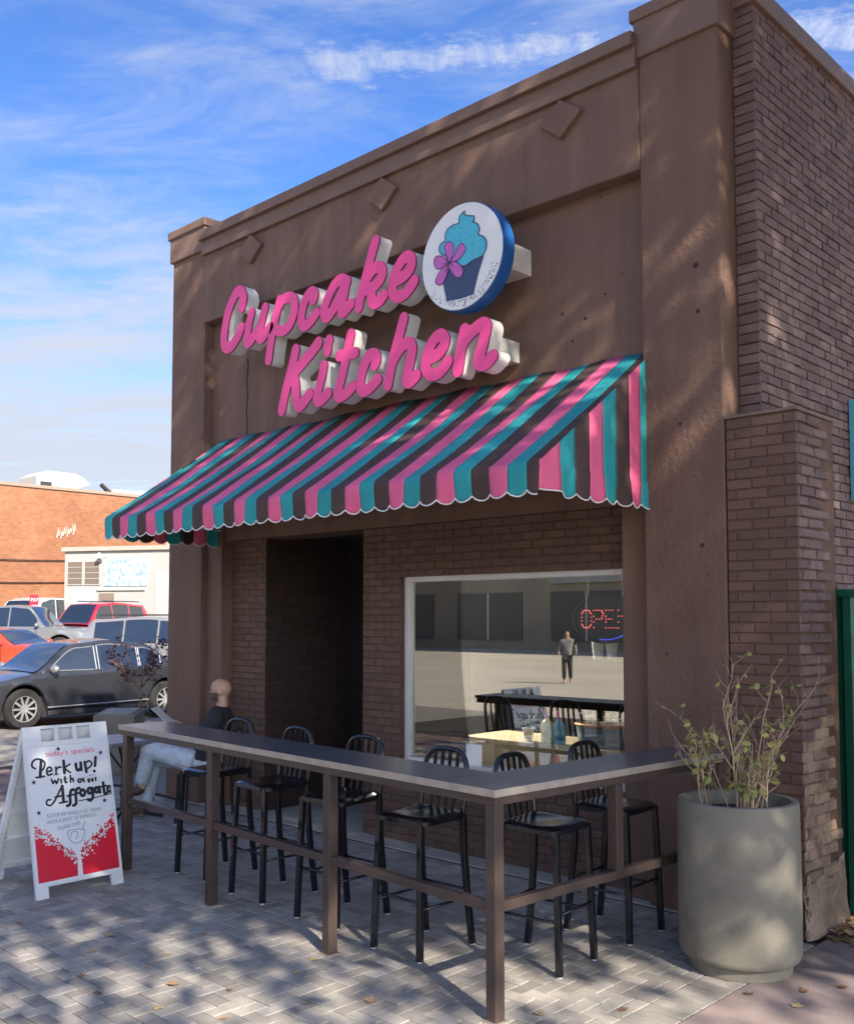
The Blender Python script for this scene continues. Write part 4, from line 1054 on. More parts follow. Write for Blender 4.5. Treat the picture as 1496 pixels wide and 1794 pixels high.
for k in range(20):
    a = rs.uniform(0, 2 * PI); rr = rs.uniform(.02, .20); mb = MB()
    base = Vector((PXX + rr * math.cos(a), PYY + rr * math.sin(a), .80))
    d = Vector((math.cos(a) * rs.uniform(.03, .30), math.sin(a) * rs.uniform(.03, .30), 1)).normalized()
    twig(base, d, rs.uniform(.24, .58), rs.uniform(.003, .0065), 2, mb)
    mb.build('stem', M_twig, shrub, smooth=True)
rs.shuffle(tips)
for p, d, dep in tips[:290]:
    if p.z < .86: continue
    o = put('leaf', leaf_y, None, shrub); o.location = p
    o.rotation_euler = (rs.gauss(0, .7), rs.gauss(.3, .6), rs.uniform(0, 2 * PI)); s_ = rs.uniform(.6, 1.25); o.scale = (s_, s_, s_)

# ------------------------------------------------------------------ fallen leaves
M_dry = [mat('dry_leaf_tan', (.33, .20, .10), .8, var=.2, vscale=30), mat('dry_leaf_yellow', (.42, .31, .13), .8, var=.2, vscale=30), mat('dry_leaf_brown', (.20, .11, .06), .8, var=.2, vscale=30)]
def dry_leaf(m, seed):
    r2 = random.Random(seed); b = MB(); n = 10; vs = [(0, 0, .006)]
    for i in range(n):
        a = 2 * PI * i / n; rad = .035 * (1 + .35 * math.cos(a)) * (1.15 if i % 2 else .72) * r2.uniform(.85, 1.15)
        vs.append((rad * math.cos(a), rad * math.sin(a) * .8, .004 + .012 * r2.random() * (i % 2)))
    b.add(vs, [(0, 1 + i, 1 + (i + 1) % n) for i in range(n)])
    return b.mesh('leaf', mats=[m])
dl = [dry_leaf(M_dry[i % 3], i) for i in range(9)]
rl_ = random.Random(5)
spots = [(-2.55, -2.75), (-2.05, -2.62), (-1.9, -2.85), (-2.3, -2.95), (-1.55, -2.85), (-1.35, -2.75), (-1.0, -2.95), (-.9, -2.6), (-2.9, -2.9), (-3.1, -3.0), (-.5, -2.75), (-.35, -2.6), (-1.2, -2.4), (-1.75, -2.3), (-.1, -2.2), (.05, -1.95), (-2.2, -2.3), (-3.0, -2.4), (.2, -1.6), (-.75, -2.3), (.62, -1.0), (.75, -.8), (.85, -1.05), (.6, -.55), (.9, -.6), (-1.1, -.1), (-1.6, .05), (-.9, .1), (-2.2, .1), (-1.9, -.6), (-1.3, -2.1), (-3.35, -2.75), (-2.0, -3.1), (-1.4, -3.15), (-1.7, -3.2)]
for x, y in spots:
    o = bpy.data.objects.new('fallen_leaf', rl_.choice(dl)); COL.objects.link(o)
    o.location = (x + rl_.uniform(-.06, .06), y + rl_.uniform(-.06, .06), .002 if x < .5 else 0.0); s_ = rl_.uniform(.5, 1.05); o.scale = (s_, s_, s_); o.rotation_euler = (rl_.gauss(0, .06), rl_.gauss(0, .06), rl_.uniform(0, 6.28))
    tag(o, 'small dry fallen leaf lying on the paving', 'leaf', 'dry leaves scattered on the paving')
lm = MB()
for i in range(260):
    x = rl_.uniform(.52, 1.2); y = rl_.uniform(.08, .56); z = .0 + .05 * max(0, 1 - abs(y - .4) / .3) * rl_.random()
    a = rl_.uniform(0, 6.28); s_ = rl_.uniform(.6, 1.1) * .04
    c, s2 = math.cos(a), math.sin(a)
    vs = [(x + c * s_, y + s2 * s_, z + rl_.uniform(0, .02)), (x - s2 * s_ * .6, y + c * s_ * .6, z + rl_.uniform(0, .02)), (x - c * s_, y - s2 * s_, z + rl_.uniform(0, .02)), (x + s2 * s_ * .6, y - c * s_ * .6, z + rl_.uniform(0, .02))]
    lm.add(vs, [(0, 1, 2, 3)], i % 3)
tag(lm.build('leaf_litter', M_dry), 'heap of dry brown leaves against the green fence', 'leaf litter', kind='stuff')
# ------------------------------------------------------------------ things in the shop window
M_counter = mat('pale_birch', (.58, .47, .32), .5, var=.2, vscale=5)
counter = thing('window_counter', 'pale wooden counter inside the shop window', 'counter', (-1.6, .62, 0))
box_part('counter_top', M_counter, counter, -2.49, -.64, .345, .90, .865, .905, .004)
box_part('counter_front', M_counter, counter, -2.47, -.66, .36, .40, .04, .864)
box_part('counter_side', M_counter, counter, -2.47, -2.43, .401, .88, .04, .864)
shelf = tag(MB().box(-3.0, -.60, .315, .465, 1.545, 1.555).build('glass_shelf', glass_mat('shelf_glass', (.85, .9, .88), .05)), 'thin glass shelf across the shop window holding the bowl and cups', 'shelf')
bowl = thing('shallow_bowl', 'shallow grey bowl on the window shelf holding dry grass', 'bowl', (-2.79, .39, 1.556))
b = MB(); rows = []
for r_, z_ in ((.10, 0), (.15, .02), (.20, .06), (.215, .085), (.205, .085), (.15, .035), (.05, .02)):
    rows.append([(-2.79 + r_ * math.cos(a), .39 + r_ * .32 * math.sin(a), 1.556 + z_) for a in [2 * PI * k / 24 for k in range(25)]])
b.grid(rows, flip=True).build('bowl_body', mat('bowl_ceramic', (.5, .5, .46), .4), bowl, smooth=True)
gr = thing('dry_grass', 'tuft of dry yellow grass standing in the grey bowl', 'grass', (-2.75, .39, 1.60))
gb = MB(); r3 = random.Random(3)
for i in range(80):
    a = r3.uniform(0, 6.28); h_ = r3.uniform(.15, .27); lean = r3.gauss(0, .04)
    p0 = Vector((-2.75 + .025 * math.cos(a), .39 + .015 * math.sin(a), 1.58))
    gb.tube([p0, p0 + Vector((lean * .4 + .02, .004 * math.sin(a), h_ * .6)), p0 + Vector((lean, .01 * math.sin(a), h_))], [.002, .0016, .0006], 4, caps=False)
gb.build('blades', mat('straw', (.5, .40, .16), .8), gr)
M_cup = mat('white_cup', (.8, .8, .78), .4)
for i, (x, lab) in enumerate(((-1.215, 'left white paper cup on the window shelf below the open sign'), (-1.095, 'right white paper cup on the window shelf below the open sign'))):
    c_ = MB().lathe([(.032, 0), (.045, .12), (.048, .125), (.048, .13), (.042, .128), (.03, .02)], 20, (x, .39, 1.556), cap1=True).build('paper_cup', M_cup, smooth=True, angle=40)
    tag(c_, lab, 'cup', 'white cups on the window shelf')
pot = thing('flower_pot', 'small white pot with dark green sprigs on the window counter', 'pot', (-1.88, .42, .906))
MB().lathe([(.03, 0), (.045, .095), (.048, .1), (.04, .1), (.036, .08)], 18, (-1.88, .42, .906)).build('pot_body', M_cup, pot, smooth=True, angle=40)
gb = MB()
for i in range(26):
    a = r3.uniform(0, 6.28); h_ = r3.uniform(.08, .2)
    p0 = Vector((-1.88, .42, .99)); gb.tube([p0, p0 + Vector((math.cos(a) * .05, math.sin(a) * .04, h_ * .7)), p0 + Vector((math.cos(a) * .08, math.sin(a) * .06, h_))], [.004, .006, .002], 4, caps=False)
gb.build('sprigs', mat('dark_sprig', (.03, .07, .025), .6), pot)
for x, c1, c2, lab in ((-1.70, (.85, .74, .22), (.55, .02, .15), 'yellow pump bottle with red top on the window counter'), (-1.585, (.12, .42, .72), (.65, .05, .30), 'blue pump bottle with pink top on the window counter')):
    bt = thing('pump_bottle', lab, 'bottle', (x, .42, .906))
    MB().lathe([(.045, 0), (.048, .01), (.048, .13), (.042, .155), (.018, .175), (.018, .19)], 20, (x, .42, .906)).build('bottle_body', mat('bottle_%.2f' % c1[2], c1, .3, var=.2, vscale=15), bt, smooth=True, angle=40)
    MB().lathe([(.02, .19), (.02, .21), (.008, .213), (.008, .24)], 14, (x, .42, .906)).tube([(x, .42, 1.145), (x - .04, .41, 1.14)], .007, 6).build('pump', mat('pump_%.2f' % c2[2], c2, .35), bt)
tubt = thing('galvanised_tub', 'blue-grey metal tub with copper rim and white flowers on the window counter', 'tub', (-1.25, .50, .906))
b = MB(); rows = []
for r_, z_ in ((.20, 0), (.215, .03), (.235, .15), (.24, .155), (.225, .15), (.2, .11), (.02, .11)):
    rows.append([(-1.25 + r_ * math.cos(a), .51 + r_ * .5 * math.sin(a), .906 + z_) for a in [2 * PI * k / 28 for k in range(29)]])
b.grid(rows, flip=True).build('tub_body', mat('zinc', (.22, .30, .38), .4, metal=.4, var=.15, vscale=8), tubt, smooth=True, angle=50)
MB().tube([(-1.25 + .238 * math.cos(a), .51 + .119 * math.sin(a), .906 + .158) for a in [2 * PI * k / 28 for k in range(28)]], .012, 6, closed=True).build('tub_rim', mat('copper', (.5, .22, .10), .35, metal=.6), tubt, smooth=True)
fl = MB()
for i in range(46):
    x = -1.25 + r3.uniform(-.19, .19); y = .51 + r3.uniform(-.09, .09); z = 1.06 + r3.uniform(0, .1)
    fl.tube([(x, y, 1.015), (x, y, z)], .002, 4, caps=False)
    for q in range(5):
        a = q * 1.2566; fl.add([(x, y, z), (x + .018 * math.cos(a), y + .018 * math.sin(a), z + .008), (x + .018 * math.cos(a + .9), y + .018 * math.sin(a + .9), z + .006)], [(0, 1, 2)])
fl.build('flowers', mat('white_petals', (.75, .75, .72), .6), tubt)
# paper notice standing at the window
nt = tag(MB().box(-2.345, -2.185, .226, .229, .70, .865).build('paper_notice', mat('paper', (.8, .79, .75), .7)), 'white paper notice propped in front of the shop window sill', 'notice')
# OPEN sign: oval, red letters of light points
op = thing('open_sign', 'oval light-up OPEN sign with red letter dots hanging behind the window', 'sign', (-1.10, .335, 1.66))
OX, OZ, OA, OB = -1.105, 1.842, .275, .175
rows = []
for s_, y_ in ((1.0, .30), (1.0, .33), (.93, .33), (.93, .30)): rows.append([(OX + OA * s_ * math.cos(a), y_, OZ + OB * s_ * math.sin(a)) for a in [2 * PI * k / 48 for k in range(49)]])
rows.append(rows[0]); MB().grid(rows).build('rim', M_blackmatte, op, fix=True)
pl_ = MB(); n = 48; pl_.add([(OX + OA * .92 * math.cos(2 * PI * k / n), .326, OZ + OB * .92 * math.sin(2 * PI * k / n)) for k in range(n)], [tuple(range(n))]); pl_.build('backing', mat('open_backing', (.04, .04, .045), .5), op)
LED = emat('red_led', (1.0, .16, .13), .45); LEDB = emat('blue_led', (.08, .12, 1.0), .6)
def led(u, v, mb): mb.box(u - .0036, u + .0036, .318, .324, v - .0036, v + .0036)
glyph = {'O': [[(0, .2), (0, .8), (.25, 1), (.75, 1), (1, .8), (1, .2), (.75, 0), (.25, 0), (0, .2)]], 'P': [[(0, 0), (0, 1), (.8, 1), (1, .8), (.8, .5), (0, .5)]], 'E': [[(1, 0), (0, 0), (0, 1), (1, 1)], [(0, .5), (.8, .5)]], 'N': [[(0, 0), (0, 1), (1, 0), (1, 1)]]}
for i, ch in enumerate('OPEN'):
    mb = MB(); gx = OX - .20 + i * .104
    for path in glyph[ch]:
        for (a0, b0), (a1, b1) in zip(path[:-1], path[1:]):
            for t in (0, .33, .66): led(gx + (a0 + (a1 - a0) * t) * .082, OZ - .062 + (b0 + (b1 - b0) * t) * .125, mb)
    mb.build('letter_lights', LED, op)
mb = MB()
for k in range(16):
    a = R(-100 + k * 5.2); led(OX + OA * .84 * math.cos(a), OZ + OB * .84 * math.sin(a), mb)
mb.build('oval_lights', LEDB, op)
for x in (-1.25, -.96): MB().tube([(x, .33, OZ + .15), (x, .33, 2.2)], .002, 4).build('hanging_wire', M_blackmatte, op)

# small lit spot lamp inside the window, top left
tl = thing('spot_lamp', 'small lit spot lamp inside the shop window at top left', 'lamp', (-3.17, .75, 2.03))
MB().tube([(-3.17, .75, 2.74), (-3.17, .75, 2.10)], .008, 6).build('stem', M_alu, tl)
MB().tube([(-3.25, .74, 2.06), (-3.13, .755, 1.985)], [.022, .036], 12).build('shade', M_alu, tl, smooth=True, angle=50)
bu = MB().lathe([(.002, -.02), (.018, -.008), (.018, .008), (.002, .02)], 10, (-3.125, .755, 1.975)).build('bulb', emat('warm_bulb', (1.0, .9, .75), 9.0), tl, smooth=True)
ld = bpy.data.lights.new('spot_lamp_light', 'SPOT'); ld.energy = 110; ld.color = (1.0, .9, .76); ld.spot_size = R(100); ld.spot_blend = .7; ld.shadow_soft_size = .05
lo_ = bpy.data.objects.new('spot_lamp_light', ld); COL.objects.link(lo_); lo_.parent = tl; lo_.location = (.09, -.02, -.085)
lo_.rotation_euler = Vector((1.5, -.36, -.75)).to_track_quat('-Z', 'Y').to_euler()

# ------------------------------------------------------------------ the seated man
def skin(name, V, E, m, parent, root=0, sub=2, loose=None):
    me = bpy.data.meshes.new(name); me.from_pydata([v[0] for v in V], E, []); me.materials.append(m)
    o = bpy.data.objects.new(name, me); COL.objects.link(o); o.parent = parent
    md = o.modifiers.new('skin', 'SKIN'); md.use_smooth_shade = True
    for i, v in enumerate(V):
        r_ = v[1]; me.skin_vertices[0].data[i].radius = r_ if isinstance(r_, tuple) else (r_, r_)
        me.skin_vertices[0].data[i].use_root = (i == root)
    s_ = o.modifiers.new('sub', 'SUBSURF'); s_.levels = sub; s_.render_levels = sub
    return o
man = thing('person', 'bald man in dark t-shirt and pale jeans sitting with a paper behind the bar', 'person', (-5.05, -.41, 0), R(223.7))
M_skin = mat('skin', (.50, .29, .20), .5, var=.06, vscale=12)
mt = M_skin.node_tree
_geo = mt.nodes.new('ShaderNodeTexCoord'); _sx = mt.nodes.new('ShaderNodeSeparateXYZ'); mt.links.new(_geo.outputs['Object'], _sx.inputs[0])
def mmap(sock, a, b_):
    q = mt.nodes.new('ShaderNodeMapRange'); mt.links.new(sock, q.inputs[0]); q.inputs[1].default_value = a; q.inputs[2].default_value = b_; return q.outputs[0]
_m = mt.nodes.new('ShaderNodeMath'); _m.operation = 'MULTIPLY'; mt.links.new(mmap(_sx.outputs[0], -.185, -.150), _m.inputs[0])
_m2 = mt.nodes.new('ShaderNodeMath'); _m2.operation = 'MULTIPLY'; mt.links.new(mmap(_sx.outputs[2], 1.172, 1.150), _m2.inputs[0]); mt.links.new(mmap(_sx.outputs[2], 1.055, 1.075), _m2.inputs[1])
_m3 = mt.nodes.new('ShaderNodeMath'); _m3.operation = 'MULTIPLY'; mt.links.new(_m.outputs[0], _m3.inputs[0]); mt.links.new(_m2.outputs[0], _m3.inputs[1])
mt.links.new(mmap(_sx.outputs[0], -.20, -.16), _m.inputs[1])
_mx = mt.nodes.new('ShaderNodeMix'); _mx.data_type = 'RGBA'; _b = mt.nodes['Principled BSDF']; _src = _b.inputs['Base Color'].links[0].from_socket
mt.links.new(_m3.outputs[0], _mx.inputs['Factor']); mt.links.new(_src, _mx.inputs[6]); _mx.inputs[7].default_value = (.09, .05, .035, 1); mt.links.new(_mx.outputs[2], _b.inputs['Base Color'])
def blob(mb, c, r, n=14):
    rows = []
    for i in range(n + 1):
        t = -PI / 2 + PI * i / n; rows.append([(c[0] + r[0] * math.cos(t) * math.cos(2 * PI * k / 18), c[1] + r[1] * math.cos(t) * math.sin(2 * PI * k / 18), c[2] + r[2] * math.sin(t)) for k in range(19)])
    mb.grid(rows)
hb = MB()
blob(hb, (-.178, 0, 1.198), (.098, .078, .092)); blob(hb, (-.150, 0, 1.135), (.062, .056, .058)); blob(hb, (-.112, 0, 1.102), (.028, .026, .022))
blob(hb, (-.084, 0, 1.160), (.020, .013, .014)); blob(hb, (-.094, 0, 1.178), (.013, .010, .022)); blob(hb, (-.098, 0, 1.200), (.014, .045, .010)); blob(hb, (-.092, 0, 1.128), (.012, .024, .010))
for s_ in (-1, 1): blob(hb, (-.185, s_ * .080, 1.165), (.020, .011, .032))
def limb(pts, rs_): hb.tube(pts, rs_, 14)
limb([(-.185, 0, .98), (-.190, 0, 1.06), (-.180, 0, 1.12)], [.062, .055, .058])
blob(hb, (-.165, 0, .90), (.11, .185, .13)); blob(hb, (-.09, 0, .74), (.105, .15, .17)); blob(hb, (-.01, 0, .56), (.13, .165, .12))
for s_, legp in ((1, [(.03, .10, .53), (.46, .06, .63), (.545, -.01, .29), (.60, -.01, .245), (.74, -.01, .235)]), (-1, [(.03, -.10, .53), (.45, -.09, .53), (.52, -.09, .10), (.56, -.09, .05), (.70, -.09, .04)])):
    limb([legp[0], legp[1]], [.09, .062]); blob(hb, legp[1], (.064, .064, .064)); limb([legp[1], legp[2]], [.058, .042]); limb(legp[2:], [.044, .042, .028])
    el = (-.03, s_ * .235, .73); wr_ = (.20, s_ * .135, .825); sh_ = (-.165, s_ * .175, .945)
    blob(hb, sh_, (.062, .062, .062)); limb([sh_, el], [.054, .043]); blob(hb, el, (.044, .044, .044)); limb([el, wr_], [.041, .028])
    blob(hb, (.238, s_ * .125, .842), (.042, .020, .038))
    for k in range(4):
        o_ = (k - 1.5) * .018; l_ = (.040, .048, .045, .034)[k]; px, py, pz = .262, s_ * .122, .842 + o_
        limb([(px, py, pz), (px + l_ * .6, py - s_ * .004, pz + .004), (px + l_ * .9, py - s_ * .022, pz + .002), (px + l_ * .75, py - s_ * .036, pz)], [.0095, .009, .0085, .007])
    limb([(.225, s_ * .108, .868), (.255, s_ * .092, .885), (.285, s_ * .086, .893)], [.011, .010, .008])
body = hb.build('body', M_skin, man, local=True, smooth=True)
rmd = body.modifiers.new('union', 'REMESH'); rmd.mode = 'VOXEL'; rmd.voxel_size = .0065; rmd.use_smooth_shade = True
sm_ = body.modifiers.new('soften', 'SMOOTH'); sm_.factor = .5; sm_.iterations = 4
M_shirt = mat('charcoal_tshirt', (.022, .024, .03), .85, var=.2, vscale=14, bump=.003, bscale=35)
M_jean = mat('washed_pale_jeans', (.47, .53, .58), .85, var=.22, vscale=18, bump=.004, bscale=45)
M_boot = mat('brown_boot_leather', (.075, .045, .03), .6, var=.2, vscale=25)
def voxel(name, mb, m, size=.009, it=3):
    o = mb.build(name, m, man, local=True, smooth=True)
    q = o.modifiers.new('union', 'REMESH'); q.mode = 'VOXEL'; q.voxel_size = size; q.use_smooth_shade = True
    q = o.modifiers.new('soften', 'SMOOTH'); q.factor = .5; q.iterations = it
    return o
sb_ = MB()
blob(sb_, (-.165, 0, .90), (.128, .205, .145)); blob(sb_, (-.095, 0, .74), (.128, .172, .20)); blob(sb_, (-.02, 0, .575), (.150, .185, .11)); sb_.tube([(-.178, 0, .96), (-.185, 0, 1.035)], [.105, .074], 16)
for s_ in (-1, 1):
    sh_ = Vector((-.165, s_ * .180, .945)); el = Vector((-.03, s_ * .235, .73))
    blob(sb_, sh_, (.082, .080, .080)); sb_.tube([sh_, sh_.lerp(el, .62)], [.080, .074], 14)
voxel('t_shirt', sb_, M_shirt)
jb = MB()
blob(jb, (-.005, 0, .545), (.155, .185, .105))
for legp in ([(.03, .10, .54), (.46, .06, .64), (.545, -.01, .335)], [(.03, -.10, .54), (.45, -.09, .54), (.52, -.09, .15)]):
    jb.tube([legp[0], legp[1]], [.108, .082], 16); blob(jb, legp[1], (.084, .084, .084)); jb.tube([legp[1], legp[2]], [.080, .066], 16)
voxel('jeans', jb, M_jean)
for s_, (ax, ay, az) in ((0, (.545, -.01, .29)), (1, (.52, -.09, .10))):
    skin('boot', [((ax, ay, az + .03), .056), ((ax + .02, ay, az - .035), .055), ((ax + .12, ay, az - .045), (.042, .044)), ((ax + .21, ay, az - .05), (.03, .040))], [(0, 1), (1, 2), (2, 3)], M_boot, man)
for s_ in (-1, 1):
    ey = MB(); blob(ey, (-.098, s_ * .034, 1.184), (.010, .011, .007), 8); ey.build('eye', mat('dark_eye', (.02, .015, .012), .3), man, local=True, smooth=True)
def mloc(f, l, z): return (-5.05 - .723 * f + .691 * l, -.41 - .691 * f - .723 * l, z)
pq = [mloc(.44, .12, 1.02), mloc(.26, .12, .86), mloc(.26, -.12, .86), mloc(.44, -.12, 1.02)]
paper = tag(MB().add(pq + [(x, y, z + .004) for x, y, z in pq], [(0, 1, 2, 3), (7, 6, 5, 4), (0, 4, 5, 1), (1, 5, 6, 2), (2, 6, 7, 3), (3, 7, 4, 0)]).build('newspaper', mat('newsprint', (.72, .70, .66), .8, var=.12, vscale=60)), 'white paper sheet held by the seated man', 'paper')
# his chair, bistro table, jar
chair = thing('cafe_chair', 'black metal cafe chair the seated man sits on', 'chair', (-5.02, -.385, 0), R(223.7))
for x in (-.2, .2):
    for y in (-.19, .19):
        MB().tube([(x * 1.1, y * 1.05, 0), (x, y, .43)], .013, 6).build('leg', M_blackmatte, chair, local=True)
box_part('seat', M_blackmatte, chair, -.22, .22, -.21, .21, .415, .432, .006, local=True)
for y in (-.19, .19): MB().tube([(-.2, y, .43), (-.26, y, .62), (-.30, y, .84)], .012, 6).build('back_post', M_blackmatte, chair, local=True)
for z in (.62, .72, .82): MB().tube([(-.26 - (z - .62) * .2, -.19, z), (-.275 - (z - .62) * .2, 0, z + .01), (-.26 - (z - .62) * .2, .19, z)], .010, 6).build('back_slat', M_blackmatte, chair, local=True)
BTX, BTY = -5.62, -.86
bist = thing('bistro_table', 'small grey-topped bistro table with black metal base left of the seated man', 'table', (BTX, BTY, 0))
box_part('table_top', mat('grey_table_top', (.16, .18, .21), .35), bist, BTX - .33, BTX + .33, BTY - .33, BTY + .33, .70, .735, .006)
MB().tube([(BTX, BTY, .03), (BTX, BTY, .70)], .035, 10).build('column', M_blackmatte, bist)
for k in range(4):
    a = PI / 4 + k * PI / 2
    MB().tube([(BTX, BTY, .09), (BTX + .17 * math.cos(a), BTY + .17 * math.sin(a), .05), (BTX + .36 * math.cos(a), BTY + .36 * math.sin(a), .016)], .016, 6).build('foot', M_blackmatte, bist)
    MB().tube([(BTX + .03 * math.cos(a), BTY + .03 * math.sin(a), .45), (BTX + .22 * math.cos(a), BTY + .22 * math.sin(a), .70)], .010, 6).build('brace', M_blackmatte, bist)
jar = thing('glass_jar', 'small blue-grey jar standing on the bistro table', 'jar', (BTX + .08, BTY + .2, .736))
MB().lathe([(.05, 0), (.055, .01), (.055, .10), (.042, .125), (.042, .14)], 18, (BTX + .08, BTY + .2, .736)).build('jar_body', mat('jar_glaze', (.25, .30, .36), .15, spec=.7), jar, smooth=True, angle=40)

# ------------------------------------------------------------------ concrete trough with a leggy plant at the edge of the lot
trough = thing('concrete_trough', 'rectangular grey concrete trough planter beside the parked dark sedan', 'planter', (-8.4, .65, 0), R(-38))
m_ = MB()
m_.box(-.46, .46, -.24, .24, 0, .70); bevel(m_.build('trough_body', M_concpot, trough, local=True), .012)
box_part('soil', mat('pebble_mulch', (.30, .27, .23), .9, var=.4, vscale=30), trough, -.41, .41, -.19, .19, .701, .71, local=True)
bush = thing('leggy_plant', 'small reddish leggy plant growing in the concrete trough', 'plant', (-8.2, .8, .70))
rs = random.Random(77); tips = []
mb = MB()
for k in range(1): twig(Vector((-8.2, .8, .70)), Vector((.05, .02, 1)), .42, .014, 0, mb)
for k in range(9):
    a = k * .72; twig(Vector((-8.2 + .03 * math.cos(a), .8 + .03 * math.sin(a), 1.0)), Vector((math.cos(a) * .9, math.sin(a) * .9, .75 + .5 * rs.random())).normalized(), rs.uniform(.35, .6), .006, 1, mb)
mb.build('stem', mat('tan_stem', (.26, .17, .10), .8), bush)
lfm = MB()
for p, d, dep in tips * 3:
    a = rs.uniform(0, 6.28); s_ = rs.uniform(.018, .04); q = p + Vector((rs.gauss(0, .03), rs.gauss(0, .03), rs.gauss(0, .03)))
    u_ = Vector((math.cos(a), math.sin(a), rs.gauss(0, .5))).normalized(); v_ = u_.cross(Vector((rs.gauss(0, .4), rs.gauss(0, .4), 1))).normalized()
    lfm.add([q + u_ * s_, q + v_ * s_ * .6, q - u_ * s_, q - v_ * s_ * .6], [(0, 1, 2, 3)])
lfm.build('leaves', mat('reddish_leaf', (.13, .065, .05), .7, rnd='island', rndamt=.5, transl=.2), bush)

